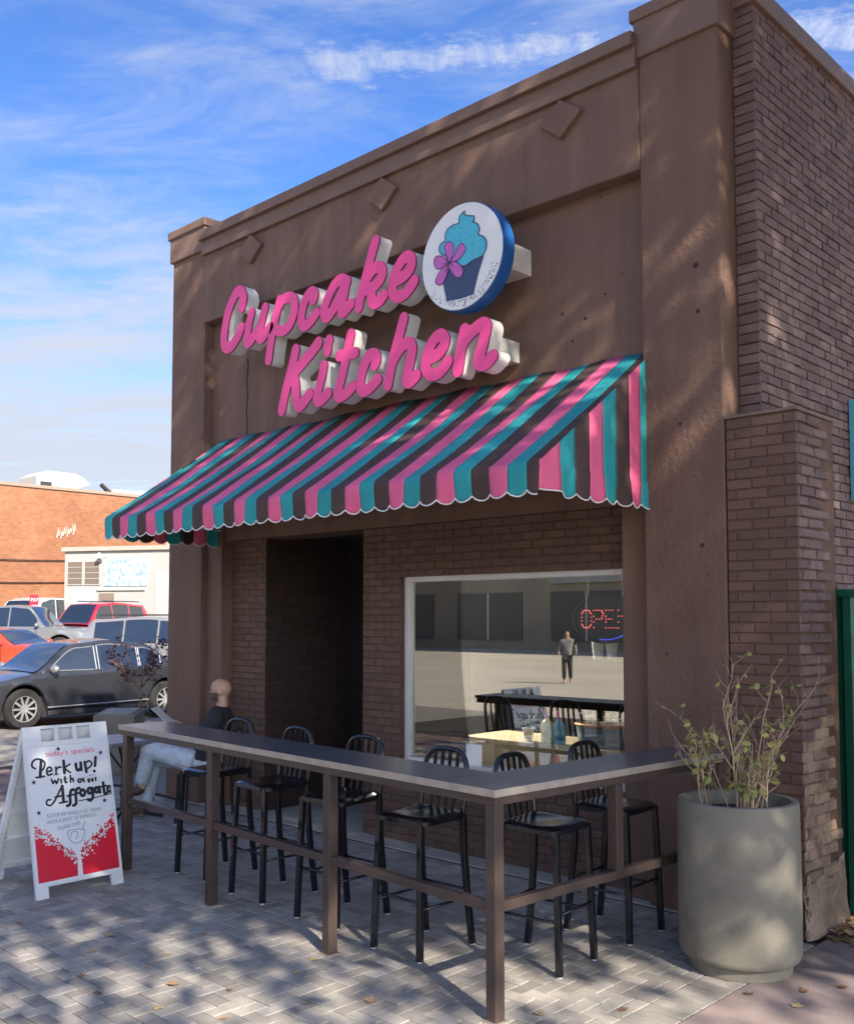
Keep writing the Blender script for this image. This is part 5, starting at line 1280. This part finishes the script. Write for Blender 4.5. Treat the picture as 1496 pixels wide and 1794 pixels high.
# ------------------------------------------------------------------ parked vehicles
M_tyre = mat('tyre_rubber', (.015, .015, .015), .8); M_rim = mat('alloy_rim', (.62, .62, .62), .3, metal=.7)
M_carglass = mat('car_glass', (.012, .018, .028), .05, spec=.9, coat=.6)
M_lamp = mat('headlight_lens', (.75, .75, .72), .12, spec=.8); M_tail = mat('tail_lens', (.45, .02, .02), .2)
M_plasticb = mat('black_bumper_plastic', (.02, .02, .022), .55)
def interp(tab, x):
    if x <= tab[0][0]: return tab[0][1]
    for (a, za), (b, zb) in zip(tab[:-1], tab[1:]):
        if x <= b:
            t = (x - a) / (b - a); t = t * t * (3 - 2 * t) if len(tab) > 2 else t
            return za + (zb - za) * t
    return tab[-1][1]
def vehicle(name, label, cat, paint, loc, heading, L, W, deck, roof, wheels, wr, belt, doors, roof_w=.70, rocker=.22, box_bed=None, group='vehicles parked in the lot', grille=True, spokes=10, rails=False, trim=None):
    """faces local +x. deck: upper line of lower body (x,z); roof: cabin outline (x,z) from rear base to front base"""
    t = thing(name, label, cat, loc, heading, group)
    hw = W / 2; trim = trim or M_plasticb
    N = 72
    rows = []
    for i in range(N + 1):
        x = -L / 2 + L * i / N
        e = abs(x) / (L / 2); tp = 1 - .20 * max(0, (e - .72) / .28) ** 2.2
        w = hw * tp
        lo = rocker + .10 * max(0, (e - .9) / .1)
        for xw in wheels:
            dx = abs(x - xw); rr = wr * 1.16
            if dx < rr: lo = max(lo, wr + math.sqrt(rr * rr - dx * dx))
        zt = interp(deck, x)
        zm = max(lo + .05, min(.62, zt - .12))
        zu = max(zm + .02, zt - .07)
        rows.append([(x, w * .90, lo), (x, w * .985, max(lo + .02, .40)), (x, w, zm), (x, w * .985, zu), (x, w * .90, zt), (x, w * .6, zt + .022), (x, 0, zt + .03)])
    full = [r_ + [(p[0], -p[1], p[2]) for p in r_[-2::-1]] for r_ in rows]
    m_ = MB().grid(full)
    m_.add(full[0], [tuple(range(13))]); m_.add(full[-1], [tuple(range(13))])
    bodyo = m_.build('body', paint, t, local=True, smooth=True, fix=True, angle=32)
    MB().box(-L / 2 + .25, L / 2 - .25, -hw * .86, hw * .86, rocker - .04, .52).build('underbody', M_plasticb, t, local=True)
    # cabin
    x0, x1 = roof[0][0], roof[-1][0]; zr = max(z for _, z in roof)
    def hz(x): return interp(roof, x)
    def cw(z): return hw * (.90 + (roof_w - .90) * (z - belt) / (zr - belt))
    crow = []
    NC = 40
    for i in range(NC + 1):
        x = x0 + (x1 - x0) * i / NC; h_ = max(hz(x), belt - .02)
        r_ = [(x, cw(belt - .03), belt - .05)]
        for f in (.5, .85): z = belt + (h_ - belt) * f; r_.append((x, cw(z), z))
        r_ += [(x, cw(h_) - .045, h_), (x, cw(h_) * .5, h_ + .018), (x, 0, h_ + .024)]
        crow.append(r_ + [(p[0], -p[1], p[2]) for p in r_[-2::-1]])
    cabin = MB().grid(crow).build('cabin', paint, t, local=True, smooth=True, fix=True, angle=35)
    # side glass
    for (a, b_) in doors:
        for s_ in (1, -1):
            top = []; bot = []
            for k in range(13):
                x = a + (b_ - a) * k / 12
                zt_ = hz(x) - .075; zb_ = belt + .025
                if zt_ < zb_ + .01: zt_ = zb_ + .01
                top.append((x, s_ * (cw(zt_) + .006), zt_)); bot.append((x, s_ * (cw(zb_) + .006), zb_))
            MB().grid([bot, top], flip=(s_ < 0)).build('side_window', M_carglass, t, local=True, smooth=True)
            MB().tube(bot + top[::-1], .009, 4, closed=True).build('window_trim', trim, t, local=True)
    # windscreen and rear glass
    for nm, ends_ in (('windscreen', (roof[-1][0], roof[-2][0])), ('rear_window', (roof[0][0], roof[1][0]))):
        xa = ends_[0] + (ends_[1] - ends_[0]) * .10; xb = ends_[0] + (ends_[1] - ends_[0]) * .86
        g_ = []
        for k in range(9):
            x = xa + (xb - xa) * k / 8; z = max(hz(x), belt); sg = 1 if ends_[0] > ends_[1] else -1
            off = .012
            g_.append([(x + sg * off, cw(z) * q, z + .020 * (1 - abs(q)) + off) for q in (-.86, -.5, 0, .5, .86)])
        MB().grid(g_).build(nm, M_carglass, t, local=True, smooth=True, fix=True)
    # wheels
    for xw in wheels:
        for s_ in (1, -1):
            yw = s_ * (hw - .115)
            prof = [(wr * .62, -.10), (wr * .93, -.105), (wr, -.07), (wr, .07), (wr * .93, .105), (wr * .62, .10)]
            wh = MB().lathe(prof, 32, (xw, yw, wr), axis='y', cap0=False, cap1=False).build('wheel', M_tyre, t, local=True, smooth=True, angle=40, fix=True)
            rm = MB(); yo = yw + s_ * .085
            rm.lathe([(wr * .70, -.012), (wr * .70, .014), (wr * .62, .016), (wr * .60, -.012)], 32, (xw, yo, wr), axis='y', cap0=False, cap1=False)
            rm.lathe([(.001, .0), (.06, .006), (.065, -.01)], 16, (xw, yo, wr), axis='y', cap0=False, cap1=False)
            for k in range(spokes):
                a = 2 * PI * k / spokes; ca, sa_ = math.cos(a), math.sin(a); wv = .017
                vs = []
                for rr_, y_ in ((.05, .0), (wr * .64, .008)):
                    for sg in (-1, 1):
                        for dy in (-.012, .006): vs.append((xw + rr_ * ca - sg * wv * sa_, yo + y_ * s_ + dy, wr + rr_ * sa_ + sg * wv * ca))
                rm.add(vs, [(0, 1, 3, 2), (4, 6, 7, 5), (0, 4, 5, 1), (2, 3, 7, 6), (0, 2, 6, 4), (1, 5, 7, 3)])
            rm.build('rim', M_rim, wh, local=True, fix=True)
            bk = MB().lathe([(.001, 0), (wr * .61, 0)], 24, (xw, yw + s_ * .03, wr), axis='y', cap0=False, cap1=False).build('brake_disc', M_plasticb, wh, local=True)
    # lamps, grille, mirrors, handles, trim
    zf = interp(deck, L / 2 - .05); zb2 = interp(deck, -L / 2 + .05)
    for s_ in (1, -1):
        def lampq(xe, zlo, zhi, nm, m):
            vs = []
            for (dx, yy, zz) in ((-.02, .44, zlo), (-.16, .93, zlo + .02), (-.20, .93, zhi - .02), (-.05, .44, zhi)):
                vs.append((xe + (dx + .035 if xe > 0 else -dx - .035), s_ * hw * yy, zz))
            MB().add(vs + [(v[0] - (.06 if xe > 0 else -.06), v[1], v[2]) for v in vs], [(0, 1, 2, 3), (0, 4, 5, 1), (1, 5, 6, 2), (2, 6, 7, 3), (3, 7, 4, 0)]).build(nm, m, t, local=True, fix=True)
        lampq(L / 2, max(.55, zf - .22), zf - .04, 'headlight', M_lamp); lampq(-L / 2, max(.6, zb2 - .25), zb2 - .05, 'tail_light', M_tail)
        xm = roof[-2][0] - .0 + (roof[-1][0] - roof[-2][0]) * .62
        mm = MB().lathe([(.02, -.10), (.075, -.07), (.085, 0), (.07, .07), (.02, .10)], 12, (0, 0, 0), axis='y').build('mirror', P_grey if name == 'sedan' else paint, t, local=True, smooth=True); mm.location = (xm, s_ * (hw * .93 + .10), belt + .06); mm.scale = (.75, 1.0, .9)
        for (a, b_) in doors[:2]:
            box_part('door_handle', paint, t, a + .02, a + .18, s_ * hw * .985 - .012, s_ * hw * .985 + .018, belt - .13, belt - .10, .006, local=True)
        box_part('sill_trim', M_plasticb, t, wheels[1] + wr * 1.25, wheels[0] - wr * 1.25, s_ * hw * .965 - .02, s_ * hw * .965 + .02, rocker - .02, rocker + .06, .01, local=True)
        for (a, b_) in doors[:2]:
            ds = MB(); ds.box(b_ + .03, b_ + .036, s_ * hw - .02, s_ * hw + .001, rocker + .1, belt - .08); ds.build('door_seam', M_plasticb, t, local=True)
        MB().tube([(wheels[1] + wr * 1.2, s_ * (hw * .99 + .004), .36), (wheels[0] - wr * 1.2, s_ * (hw * .99 + .004), .34)], .010, 5).build('side_moulding', trim, t, local=True)
        if rails: MB().tube([(x0 + .5, s_ * (cw(zr) - .09), zr + .05), (x1 - 1.0, s_ * (cw(zr) - .09), zr + .05)], .018, 6).build('roof_rail', M_plasticb, t, local=True)
    if grille:
        box_part('grille', M_plasticb, t, L / 2 - .06, L / 2 + .012, -hw * .42, hw * .42, max(.42, zf - .30), zf - .05, .02, local=True)
        box_part('bumper', M_plasticb, t, L / 2 - .1, L / 2 + .02, -hw * .7, hw * .7, .24, .36, .03, local=True)
    if box_bed:
        a, b_, zb_ = box_bed
        for s_ in (1, -1): box_part('bed_side', paint, t, a, b_, s_ * hw * .93 - .04, s_ * hw * .93 + .04, belt - .3, zb_, .02, local=True)
        box_part('tailgate', paint, t, a, a + .06, -hw * .86, hw * .86, belt - .3, zb_, .02, local=True)
    return t
def paintm(n, c, metal=.35): return mat(n, c, .32, metal=metal, spec=.6, coat=.8)
P_navy = paintm('dark_blue_grey_paint', (.036, .039, .047)); P_red = paintm('orange_red_paint', (.45, .05, .018), .1); P_silver = paintm('silver_paint', (.20, .215, .23), .5); P_crim = paintm('crimson_paint', (.42, .012, .03), .1); P_white = paintm('white_car_paint', (.42, .42, .41), 0); P_grey = paintm('pale_silver_paint', (.23, .24, .255), .45)
sed_deck = [(-2.3, .80), (-2.2, 1.00), (-1.5, 1.03), (-.9, .98), (.6, .93), (1.2, .90), (1.9, .80), (2.2, .66), (2.3, .55)]
sed_roof = [(-1.75, 1.00), (-.95, 1.38), (-.25, 1.455), (.35, 1.40), (1.25, .90)]
vehicle('sedan', 'dark blue-grey sedan with silver multi-spoke wheels parked behind the sandwich board', 'car', P_navy, (-14.47, 3.15, .0), R(-87), 4.6, 1.80, sed_deck, sed_roof, (1.40, -1.38), .335, .92, ((-1.30, -.86), (-.82, -.02), (.04, .88)), grille=True, trim=M_rim)
cou_deck = [(-2.3, .85), (-2.2, 1.05), (-1.4, 1.05), (.5, .98), (1.3, .97), (2.1, .82), (2.35, .6)]
cou_roof = [(-1.9, 1.05), (-.7, 1.33), (-.2, 1.37), (.2, 1.34), (1.05, .98)]
vehicle('coupe', 'bright orange-red coupe parked behind the dark sedan at the left edge', 'car', P_red, (-22.6, 5.3, zlot(-22.6)), R(28), 4.7, 1.88, cou_deck, cou_roof, (1.45, -1.30), .35, .97, ((-1.1, -.35), (-.3, .72)), spokes=5)
pk_deck = [(-2.7, 1.0), (-2.6, 1.05), (.2, 1.10), (1.3, 1.12), (2.2, 1.08), (2.6, .95), (2.7, .7)]
pk_roof = [(-.85, 1.12), (-.65, 1.78), (.1, 1.82), (.55, 1.78), (1.3, 1.12)]
vehicle('pickup_truck', 'silver pickup truck with black grille parked before the orange brick wall', 'truck', P_silver, (-29.8, 9.0, zlot(-29.8)), R(42), 5.4, 1.90, pk_deck, pk_roof, (1.75, -1.55), .40, 1.12, ((-.6, .0), (.06, .95)), box_bed=(-2.68, -.9, 1.32), rocker=.38, spokes=6)
suv_deck = [(-2.3, .95), (-2.2, 1.08), (0, 1.06), (1.1, 1.05), (2.0, .98), (2.3, .7)]
suv_roof = [(-2.2, 1.08), (-1.85, 1.66), (-.4, 1.74), (.45, 1.68), (1.25, 1.06)]
vehicle('suv', 'pale silver suv parked nearest the shop corner', 'car', P_grey, (-20.4, 8.85, zlot(-20.4)), R(38), 4.7, 1.86, suv_deck, suv_roof, (1.40, -1.40), .37, 1.05, ((-1.75, -1.0), (-.94, -.08), (-.02, .85)), rails=True, spokes=7)
vehicle('suv', 'crimson red suv parked in front of the pale painted building', 'car', P_crim, (-31.5, 12.6, zlot(-31.5)), R(-70), 4.9, 1.95, suv_deck, [(-2.2, 1.15), (-1.85, 1.84), (-.4, 1.92), (.45, 1.86), (1.25, 1.12)], (1.45, -1.45), .38, 1.05, ((-1.75, -1.0), (-.94, -.08), (-.02, .85)), rails=True, spokes=6)
van_deck = [(-2.5, .95), (-2.4, 1.1), (1.2, 1.1), (2.1, 1.02), (2.5, .7)]
van_roof = [(-2.4, 1.1), (-2.25, 1.95), (.6, 2.0), (1.1, 1.9), (2.0, 1.08)]
vehicle('van', 'white van parked far back by the orange brick wall', 'van', P_white, (-36.5, 13.0, zlot(-36.5)), R(-60), 5.0, 1.95, van_deck, van_roof, (1.6, -1.6), .37, 1.1, ((-2.0, -.9), (-.8, .3), (.4, 1.3)), roof_w=.8, spokes=6)

# ------------------------------------------------------------------ buildings beyond the lot
hall = thing('brick_hall', 'tall orange brick wall of the building behind the parking lot', 'building', (-44, 14, 0))
M_orange = mat('orange_brick', (.235, .110, .062), .9, var=.16, vscale=.5, spec=.2, dirt=((.30, .155, .09), .35, .5, .7, .6))
def brick_tex(m, sc, c1, c2, cm):
    t = m.node_tree; b = t.nodes['Principled BSDF']; bt = t.nodes.new('ShaderNodeTexBrick')
    geo = t.nodes.new('ShaderNodeNewGeometry'); sp_ = t.nodes.new('ShaderNodeSeparateXYZ'); cb = t.nodes.new('ShaderNodeCombineXYZ')
    t.links.new(geo.outputs['Position'], sp_.inputs[0]); t.links.new(sp_.outputs[1], cb.inputs[0]); t.links.new(sp_.outputs[2], cb.inputs[1]); t.links.new(cb.outputs[0], bt.inputs['Vector'])
    bt.inputs['Scale'].default_value = sc; bt.inputs['Color1'].default_value = (*c1, 1); bt.inputs['Color2'].default_value = (*c2, 1); bt.inputs['Mortar'].default_value = (*cm, 1); bt.inputs['Mortar Size'].default_value = .012
    src = b.inputs['Base Color'].links[0].from_socket
    mx = t.nodes.new('ShaderNodeMix'); mx.data_type = 'RGBA'; mx.blend_type = 'MULTIPLY'; mx.inputs['Factor'].default_value = 1.0
    t.links.new(src, mx.inputs[6]); t.links.new(bt.outputs[0], mx.inputs[7]); t.links.new(mx.outputs[2], b.inputs['Base Color'])
brick_tex(M_orange, 2.2, (1.08, 1.02, 1.0), (.82, .80, .78), (1.15, 1.2, 1.2))
box_part('wall', M_orange, hall, -54, -41, -6, 60, -1, 7.72)
box_part('coping', mat('hall_coping', (.22, .17, .13), .8), hall, -41.35, -40.93, -6, 60, 7.72, 7.86)
for z in (4.35, 3.35): MB().tube([(-40.93, 8 + 1.1 * k, z + .1 + .04 * math.sin(k)) for k in range(14)], .025, 5).build('wall_cable', M_plasticb, hall)
gf = MB()
for k in range(9):
    y0_ = 15.7 + k * .1; gf.tube([(-40.97, y0_, 5.5 + .1 * math.sin(k * 2.1) + k * .035), (-40.97, y0_ + .08, 5.85 + .12 * math.cos(k * 1.7) + k * .035), (-40.97, y0_ + .12, 5.6 + k * .035)], .03, 4)
gf.build('graffiti_scrawl', mat('faded_white_spray', (.36, .30, .26), .8), hall)
hv = thing('rooftop_unit', 'white rooftop air unit on top of the orange brick building', 'air unit', (-46, 17.9, 7.72))
m_ = MB(); m_.prism([(-.2, 0), (2.9, 0), (2.9, .75), (3.7, .95), (3.3, 1.25), (2.6, 1.45), (.5, 1.45), (-.2, 1.15)], 'x', -47, -45)
for v in range(len(m_.v)): m_.v[v] = (m_.v[v][0], m_.v[v][1] * .72 + 16.7, m_.v[v][2] + 7.72)
m_.build('housing', mat('unit_white', (.36, .36, .345), .6), hv, fix=True)
box_part('vent', M_plasticb, hv, -44.98, -44.9, 16.75, 17.3, 7.8, 8.6)
dish = thing('roof_duct', 'pale grey ducts with dark slanted strut on the orange building roof', 'duct', (-46, 21, 7.72))
box_part('duct_box', mat('galvanised', (.45, .47, .48), .5, metal=.4), dish, -47, -45.5, 20.9, 23.5, 7.72, 8.65)
MB().tube([(-45, 20.0, 8.75), (-45, 21.2, 7.8)], .12, 6).build('strut', M_plasticb, dish)
# pale painted shed
shed = thing('painted_shed', 'low pale painted building with blue mural and barred windows at the lot edge', 'building', (-33.5, 14.9, 0), R(-62))
M_shed = mat('pale_grey_paint', (.29, .288, .277), .8, var=.08, vscale=1.0)
def sp_(name, m, *b, par=shed): return box_part(name, m, par, *b, .0, local=True)
sp_('wall', M_shed, -6, 0, -2.75, 9, -.5, 4.55)
sp_('coping', mat('shed_coping', (.30, .27, .23), .8), -6.05, .12, -2.85, 9.05, 4.55, 4.72)
sp_('mural', mat('blue_mural', (.31, .37, .44), .8, var=.3, vscale=4, dirt=((.13, .24, .42), 6, .5, .6, .95)), .001, .03, -.92, 1.02, 3.12, 4.3)
for y in (-2.57, -1.78):
    w_ = sp_('window', mat('shed_window_frame', (.36, .345, .315), .7), .001, .04, y - .04, y + .70, 3.18, 4.16)
    box_part('pane', mat('shed_pane', (.13, .105, .085), .4), shed, .041, .05, y, y + .66, 3.22, 4.12, local=True)
    for k in range(1, 4): sp_('window_bar', MATS['shed_window_frame'], .051, .065, y, y + .66, 3.2 + k * .23, 3.22 + k * .23)
sp_('door', mat('shed_door', (.16, .125, .10), .6), .001, .05, -1.1, -.45, .2, 2.84)
sp_('door_header', MATS['shed_window_frame'], .001, .07, -1.2, .95, 2.95, 3.05)
sp_('low_panel', mat('pale_blue_panel', (.29, .33, .37), .8, var=.1, vscale=3), .001, .03, -2.4, -1.25, .4, 3.05)
sp_('side_panel', mat('corrugated_white', (.34, .335, .315), .6, var=.06, vscale=2), .001, .03, 1.4, 2.6, 0, 3.7)
sp_('rear_parapet', MATS['shed_coping'], -9, -6.3, -1.8, 9, 4.2, 5.75)
lamp_ = MB().lathe([(.04, 0), (.11, -.08), (.14, -.2)], 12, (.25, -1.0, 4.45)).build('wall_lamp', M_white, shed, local=True)
sg = thing('parking_sign', 'small red parking sign with white lettering on a post among the cars', 'sign', (-33.5, 11.2, zlot(-33.5)), R(15))
MB().tube([(0, 0, 0), (0, 0, 2.0)], .03, 6).build('post', M_alu, sg, local=True)
fc = box_part('sign_plate', mat('sign_red', (.65, .02, .05), .5), sg, .03, .05, -.19, .19, 1.5, 2.15, .0, local=True)
put('sign_text', text_mesh('PAY', .2, lambda a, b: (.052, a - .16, 1.9 + b), width=.32), M_white, sg, local=True)
put('sign_text', text_mesh('HERE', .18, lambda a, b: (.052, a - .16, 1.65 + b), width=.32), M_white, sg, local=True)

# ------------------------------------------------------------------ across the street: what the shop window mirrors
opp = thing('opposite_building', 'olive brown shopfront row across the street, seen mirrored in the shop window', 'building', (-30, -44, 0))
M_olive = mat('olive_brown_render', (.34, .29, .215), .85, var=.15, vscale=.4)
box_part('wall', M_olive, opp, -90, 30, -54, -42, -.1, 11)
for k in range(12):
    x = -70 + k * 7.4
    w_ = box_part('shopfront', mat('dark_shopfront', (.12, .115, .10), .4), opp, x, x + 5.2, -42.0, -41.9, .5, 3.4)
    box_part('mullion', M_alu, opp, x + 2.5, x + 2.6, -41.9, -41.85, .5, 3.4)
box_part('fascia_sign', mat('faded_sign_band', (.42, .41, .37), .8), opp, -33, -26, -41.9, -41.8, 3.9, 4.6)
wk = thing('pedestrian', 'pedestrian in grey jacket crossing the street, seen mirrored in the shop window', 'person', (-14.6, -18.0, -.07), R(60))
wk.scale = (.9, .82, .9)
V = [((0, 0, .93), .14), ((0, 0, 1.15), .15), ((0, 0, 1.38), .17), ((0, 0, 1.50), .06), ((.02, 0, 1.58), .085), ((.01, 0, 1.70), .085), ((0, .09, .9), .10), ((.12, .10, .5), .07), ((.05, .10, .08), .05), ((.16, .10, .04), .04),
     ((0, -.09, .9), .10), ((-.02, -.10, .5), .07), ((-.18, -.10, .10), .05), ((-.07, -.10, .05), .04), ((0, .22, 1.38), .07), ((.03, .29, 1.13), .055), ((.16, .29, .92), .04), ((0, -.22, 1.38), .07), ((-.07, -.29, 1.13), .055), ((-.10, -.30, .90), .04)]
E = [(0, 1), (1, 2), (2, 3), (3, 4), (4, 5), (0, 6), (6, 7), (7, 8), (8, 9), (0, 10), (10, 11), (11, 12), (12, 13), (2, 14), (14, 15), (15, 16), (2, 17), (17, 18), (18, 19)]
skin('body', V, E, mat('pedestrian_skin', (.42, .26, .19), .6), wk)
skin('jacket', [((0, 0, .86), .185), ((0, 0, 1.15), .18), ((0, 0, 1.38), .195), ((0, 0, 1.47), .10), ((0, .22, 1.38), .09), ((.03, .29, 1.13), .075), ((.12, .29, .98), .06), ((0, -.22, 1.38), .09), ((-.07, -.29, 1.13), .075), ((-.09, -.295, .96), .06)], [(0, 1), (1, 2), (2, 3), (2, 4), (4, 5), (5, 6), (2, 7), (7, 8), (8, 9)], mat('grey_jacket', (.20, .20, .19), .8, var=.2, vscale=9), wk)
skin('trousers', [((0, 0, .95), .165), ((0, .09, .86), .12), ((.12, .10, .5), .09), ((.06, .10, .14), .075), ((0, -.09, .86), .12), ((-.02, -.10, .5), .09), ((-.16, -.10, .16), .075)], [(0, 1), (1, 2), (2, 3), (0, 4), (4, 5), (5, 6)], mat('dark_trousers', (.045, .04, .04), .8), wk)
skin('hair', [((.0, 0, 1.70), (.09, .092)), ((-.05, 0, 1.64), (.07, .08))], [(0, 1)], mat('dark_hair', (.03, .02, .015), .7), wk)

# ------------------------------------------------------------------ street trees to the right, behind the camera, that shade the shopfront
def street_tree(label, x, y, h, cr, n, seed, low):
    t = thing('street_tree', label, 'tree', (x, y, -.05), 0, 'street trees shading the shopfront')
    r_ = random.Random(seed); nr = np.random.default_rng(seed)
    cz = (low + h) / 2; rz = (h - low) / 2
    tr = MB()
    tr.tube([(x, y, -.06), (x + .05, y, 1.5), (x - .05, y + .05, low + .5), (x, y, cz), (x, y, h - 1)], [.24, .20, .16, .10, .03], 10)
    cl = []
    for k in range(26):
        a = r_.uniform(0, 6.28); e = r_.uniform(-.75, .95); q = r_.uniform(.45, 1.0); ce = math.sqrt(max(0, 1 - e * e))
        p = Vector((x + cr * q * ce * math.cos(a), y + cr * q * ce * math.sin(a), cz + rz * q * e)); cl.append((p, r_.uniform(.9, 1.7)))
        z0 = max(low, p.z - 2.5); st_ = Vector((x, y, min(z0, h - 2)))
        md_ = st_.lerp(p, .5) + Vector((r_.gauss(0, .2), r_.gauss(0, .2), .3))
        tr.tube([st_, md_, p], [.06, .035, .012], 6)
    tr.build('trunk', mat('bark', (.10, .075, .055), .9, var=.3, vscale=10, bump=.01, bscale=20), t, smooth=True)
    C_ = np.array([c[0] for c in cl]); S_ = np.array([c[1] for c in cl])
    idx = nr.integers(0, len(cl), n)
    pos = C_[idx] + nr.normal(0, .52, (n, 3)) * S_[idx][:, None]
    u_ = nr.normal(0, 1, (n, 3)); u_ /= np.linalg.norm(u_, axis=1)[:, None]
    v_ = np.cross(u_, nr.normal(0, 1, (n, 3))); v_ /= np.linalg.norm(v_, axis=1)[:, None]
    s_ = nr.uniform(.055, .10, (n, 1))
    q_ = np.stack([pos + u_ * s_ * 1.3, pos + v_ * s_ * .8, pos - u_ * s_ * 1.3, pos - v_ * s_ * .8], 1).reshape(-1, 3)
    me = bpy.data.meshes.new('crown'); me.vertices.add(n * 4); me.vertices.foreach_set('co', q_.ravel())
    me.loops.add(n * 4); me.loops.foreach_set('vertex_index', np.arange(n * 4)); me.polygons.add(n); me.polygons.foreach_set('loop_start', np.arange(n) * 4)
    me.update(calc_edges=True)
    put('crown', me, mat('autumn_foliage', (.085, .09, .025), .65, rnd='island', rndamt=.4, transl=.35), t)
street_tree('leafy street tree on the sidewalk nearest the shop corner', 7.2, -2.6, 15.0, 4.8, 20000, 3, 3.9)
street_tree('leafy street tree on the sidewalk nearer the street', 8.6, -10.6, 13.0, 4.2, 4500, 9, 4.2)
street_tree('leafy street tree farther right down the sidewalk', 13.0, -4.2, 17.5, 4.8, 11000, 15, 6.5)
street_tree('smaller leafy tree added out of view to shade the brick side wall', 5.6, .9, 11.5, 2.7, 11000, 27, 4.3)  # extra unseen tree, added to keep sun off the side wall
